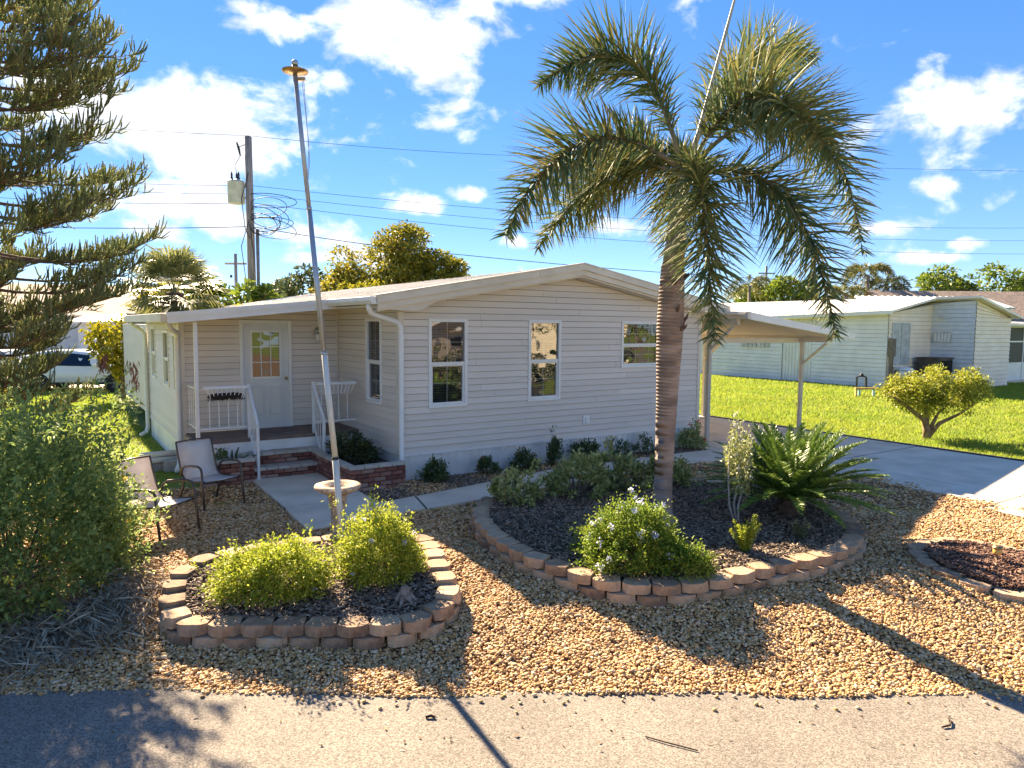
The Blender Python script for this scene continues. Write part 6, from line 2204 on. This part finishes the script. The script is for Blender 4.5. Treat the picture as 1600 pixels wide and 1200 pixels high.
# ---- parked car
def car():
    c = thing('parked_car', 'white crossover car parked behind the pine branches', 'car', (-16.75, 27.7, .0), R(9))
    c.scale = (1, 1, .94)
    M_paint = mat('white_car_paint', (.78, .79, .79), (.76, .77, .77), rough=.15, spec=.6)
    M_tyre = mat('tyre', (.02, .02, .02), rough=.85)
    M_rim = mat('dark_alloy', (.12, .12, .125), rough=.35, metal=.8)
    # body: stations along x (rear -2.2 .. front 2.25): x, bottom, belt, roof, half width at belt, half width at roof
    st_ = [(-2.22, .45, .80, .86, .70, .66), (-2.15, .34, .98, 1.10, .82, .70), (-1.95, .30, 1.04, 1.42, .90, .66), (-1.6, .28, 1.04, 1.58, .93, .66), (-1.0, .27, 1.02, 1.65, .94, .66), (-.2, .27, 1.0, 1.66, .94, .66),
           (.35, .27, .99, 1.58, .94, .65), (.75, .27, .99, 1.36, .94, .66), (1.08, .28, .99, 1.08, .93, .72), (1.3, .28, .98, 1.015, .92, .74), (1.75, .30, .93, .96, .90, .72), (2.08, .34, .82, .86, .84, .66), (2.24, .44, .68, .72, .66, .52)]
    V, F = [], []
    for (x, zb, zl, zr, wl_, wr) in st_:
        half = [(0, zb), (wl_ * .86, zb), (wl_ * .985, zb + .14), (wl_, (zb + zl) / 2 + .05), (wl_ * .965, zl), (wr * 1.02 if zr - zl > .1 else wl_ * .86, zl + (zr - zl) * .82), (wr * .8, zr), (0, zr + .015)]
        ring = [(x, y, z) for y, z in half] + [(x, -y, z) for y, z in half[-2:0:-1]]
        V += ring
    k_ = 14
    for i in range(len(st_) - 1):
        for j in range(k_):
            F.append((i * k_ + j, i * k_ + (j + 1) % k_, (i + 1) * k_ + (j + 1) % k_, (i + 1) * k_ + j))
    F.append(tuple(range(k_ - 1, -1, -1)))
    F.append(tuple((len(st_) - 1) * k_ + j for j in range(k_)))
    b = MB().add(V, F).build('body', M_paint, c, smooth=True)
    # side glass following the cabin
    for s in (-1, 1):
        cabin = [q for q in st_ if -1.95 <= q[0] <= .8]
        for (i0, i1) in ((0, 2), (2, 4), (4, 5)):
            v, f = [], []
            seg = cabin[i0:i1 + 1]
            for (x, zb, zl, zr, wl_, wr) in seg:
                v += [(x, s * (wl_ * .965 + .012), zl + .03), (x, s * (wr * 1.02 + .012), zl + (zr - zl) * .80)]
            for q in range(len(seg) - 1):
                f.append((q * 2, q * 2 + 2, q * 2 + 3, q * 2 + 1))
            MB().add(v, f).build('side_window', M_glass_car, c)
        MB().box(-1.2, 1.0, s * .93 - .02, s * .93 + .02, .27, .36).build('sill', M_tyre, c)
        MB().box(.58, .76, s * 1.02 - .07, s * 1.02 + .07, 1.0, 1.13).build('mirror', M_paint, c, bevel=.03)
        MB().box(1.95, 2.14, s * .70 - .12, s * .70 + .12, .70, .80).build('headlight', M_glass_car, c, bevel=.03)
        MB().box(-2.2, -2.08, s * .70 - .14, s * .70 + .14, .84, .98).build('tail_light', mat('red_lens', (.4, .02, .02), rough=.25), c, bevel=.02)
        for x in (-1.36, 1.36):
            w = thing('wheel', None, None, (x, s * .84, .335))
            w.parent = c
            ty = MB().lathe([(.20, -.10), (.31, -.11), (.335, -.07), (.335, .07), (.31, .11), (.20, .10)], (0, 0, 0), 24)
            ty.V = [(p[0], p[2], p[1]) for p in ty.V]
            ty.build('tyre', M_tyre, w, smooth=True)
            rm = MB()
            for q in range(6):
                a = q * pi / 3
                rm.bar((0, s * .09, 0), (cos(a) * .23, s * .10, sin(a) * .23), .05, .03, (0, 1, 0))
            hubm = MB().lathe([(.07, 0), (.06, .02)], (0, 0, 0), 12)
            rm.add([(p[0], s * (.09 + p[2]), p[1]) for p in hubm.V], hubm.F)
            rm.build('rim', M_rim, w)
            arch = MB().lathe([(.36, -.105), (.40, -.105), (.40, .105), (.36, .105)], (0, 0, 0), 24)
            arch.V = [(p[0] + x, p[2] + s * .84, p[1] + .335) for p in arch.V]
            arch.build('wheel_arch', M_tyre, c, smooth=True)
    v = [(.82, -.6, 1.33), (.82, .6, 1.33), (1.12, .72, 1.055), (1.12, -.72, 1.055)]
    return c


car()
# a second car, mostly hidden
o = thing('parked_car', 'silver car hidden behind the white crossover', 'car', (-22.5, 30.6, .0), R(9))
MB().prism([(-2.1, .35), (2.1, .35), (2.15, .8), (1.2, .95), (.6, 1.42), (-1.2, 1.45), (-1.9, .98), (-2.15, .85)], -.85, .85, 'y').build('body', mat('silver_paint', (.5, .51, .53), rough=.2, metal=.5), o, bevel=.12)
for x in (-1.3, 1.3):
    MB().tube([(x, -.88, .32), (x, .88, .32)], .32, 20).build('wheel', MATS['tyre'], o)
MB().prism([(1.05, .97), (.55, 1.36), (-1.15, 1.38), (-1.7, 1.0)], -.862, .862, 'y').build('side_window', M_glass_car, o)

# unseen yard across the road, pale gravel added to bounce light onto the facade
o = MB().slab([(-40, -14, -.27), (40, -14, -.27), (40, -1.65, -.27), (-40, -1.65, -.27)], .05).build('bounce_yard', M_gravelbed)
tag(o, kind='structure')

# wind-blown leaf litter on the gravel, the road edge and the walk
rg = np.random.default_rng(909)
n = 420
x = rg.uniform(-4.5, 5.5, n)
y = 4.6 + rg.random(n) ** 1.4 * 5.2
z = np.where(y < 5.3, -.255, zg_np(y) + .022)
P = np.stack([x, y, z], 1)
D = np.stack([rg.normal(0, 1, n), rg.normal(0, 1, n), rg.normal(0, .12, n)], 1)
k_ = ~(inpoly_np(x, y, BED1) | inpoly_np(x, y, BED2))
lv, lf = leaf_quads(P[k_], D[k_], rg.uniform(.02, .055, k_.sum()), rg.uniform(.008, .02, k_.sum()), rg, .2, .0)
tag(npmesh('leaf_litter', lv, lf, mat('dry_leaf', (.07, .035, .018), (.30, .19, .09), rough=.9, island=.85, lo=.1, hi=.9)), 'small dry brown leaves scattered over the gravel and road', 'litter', kind='stuff')
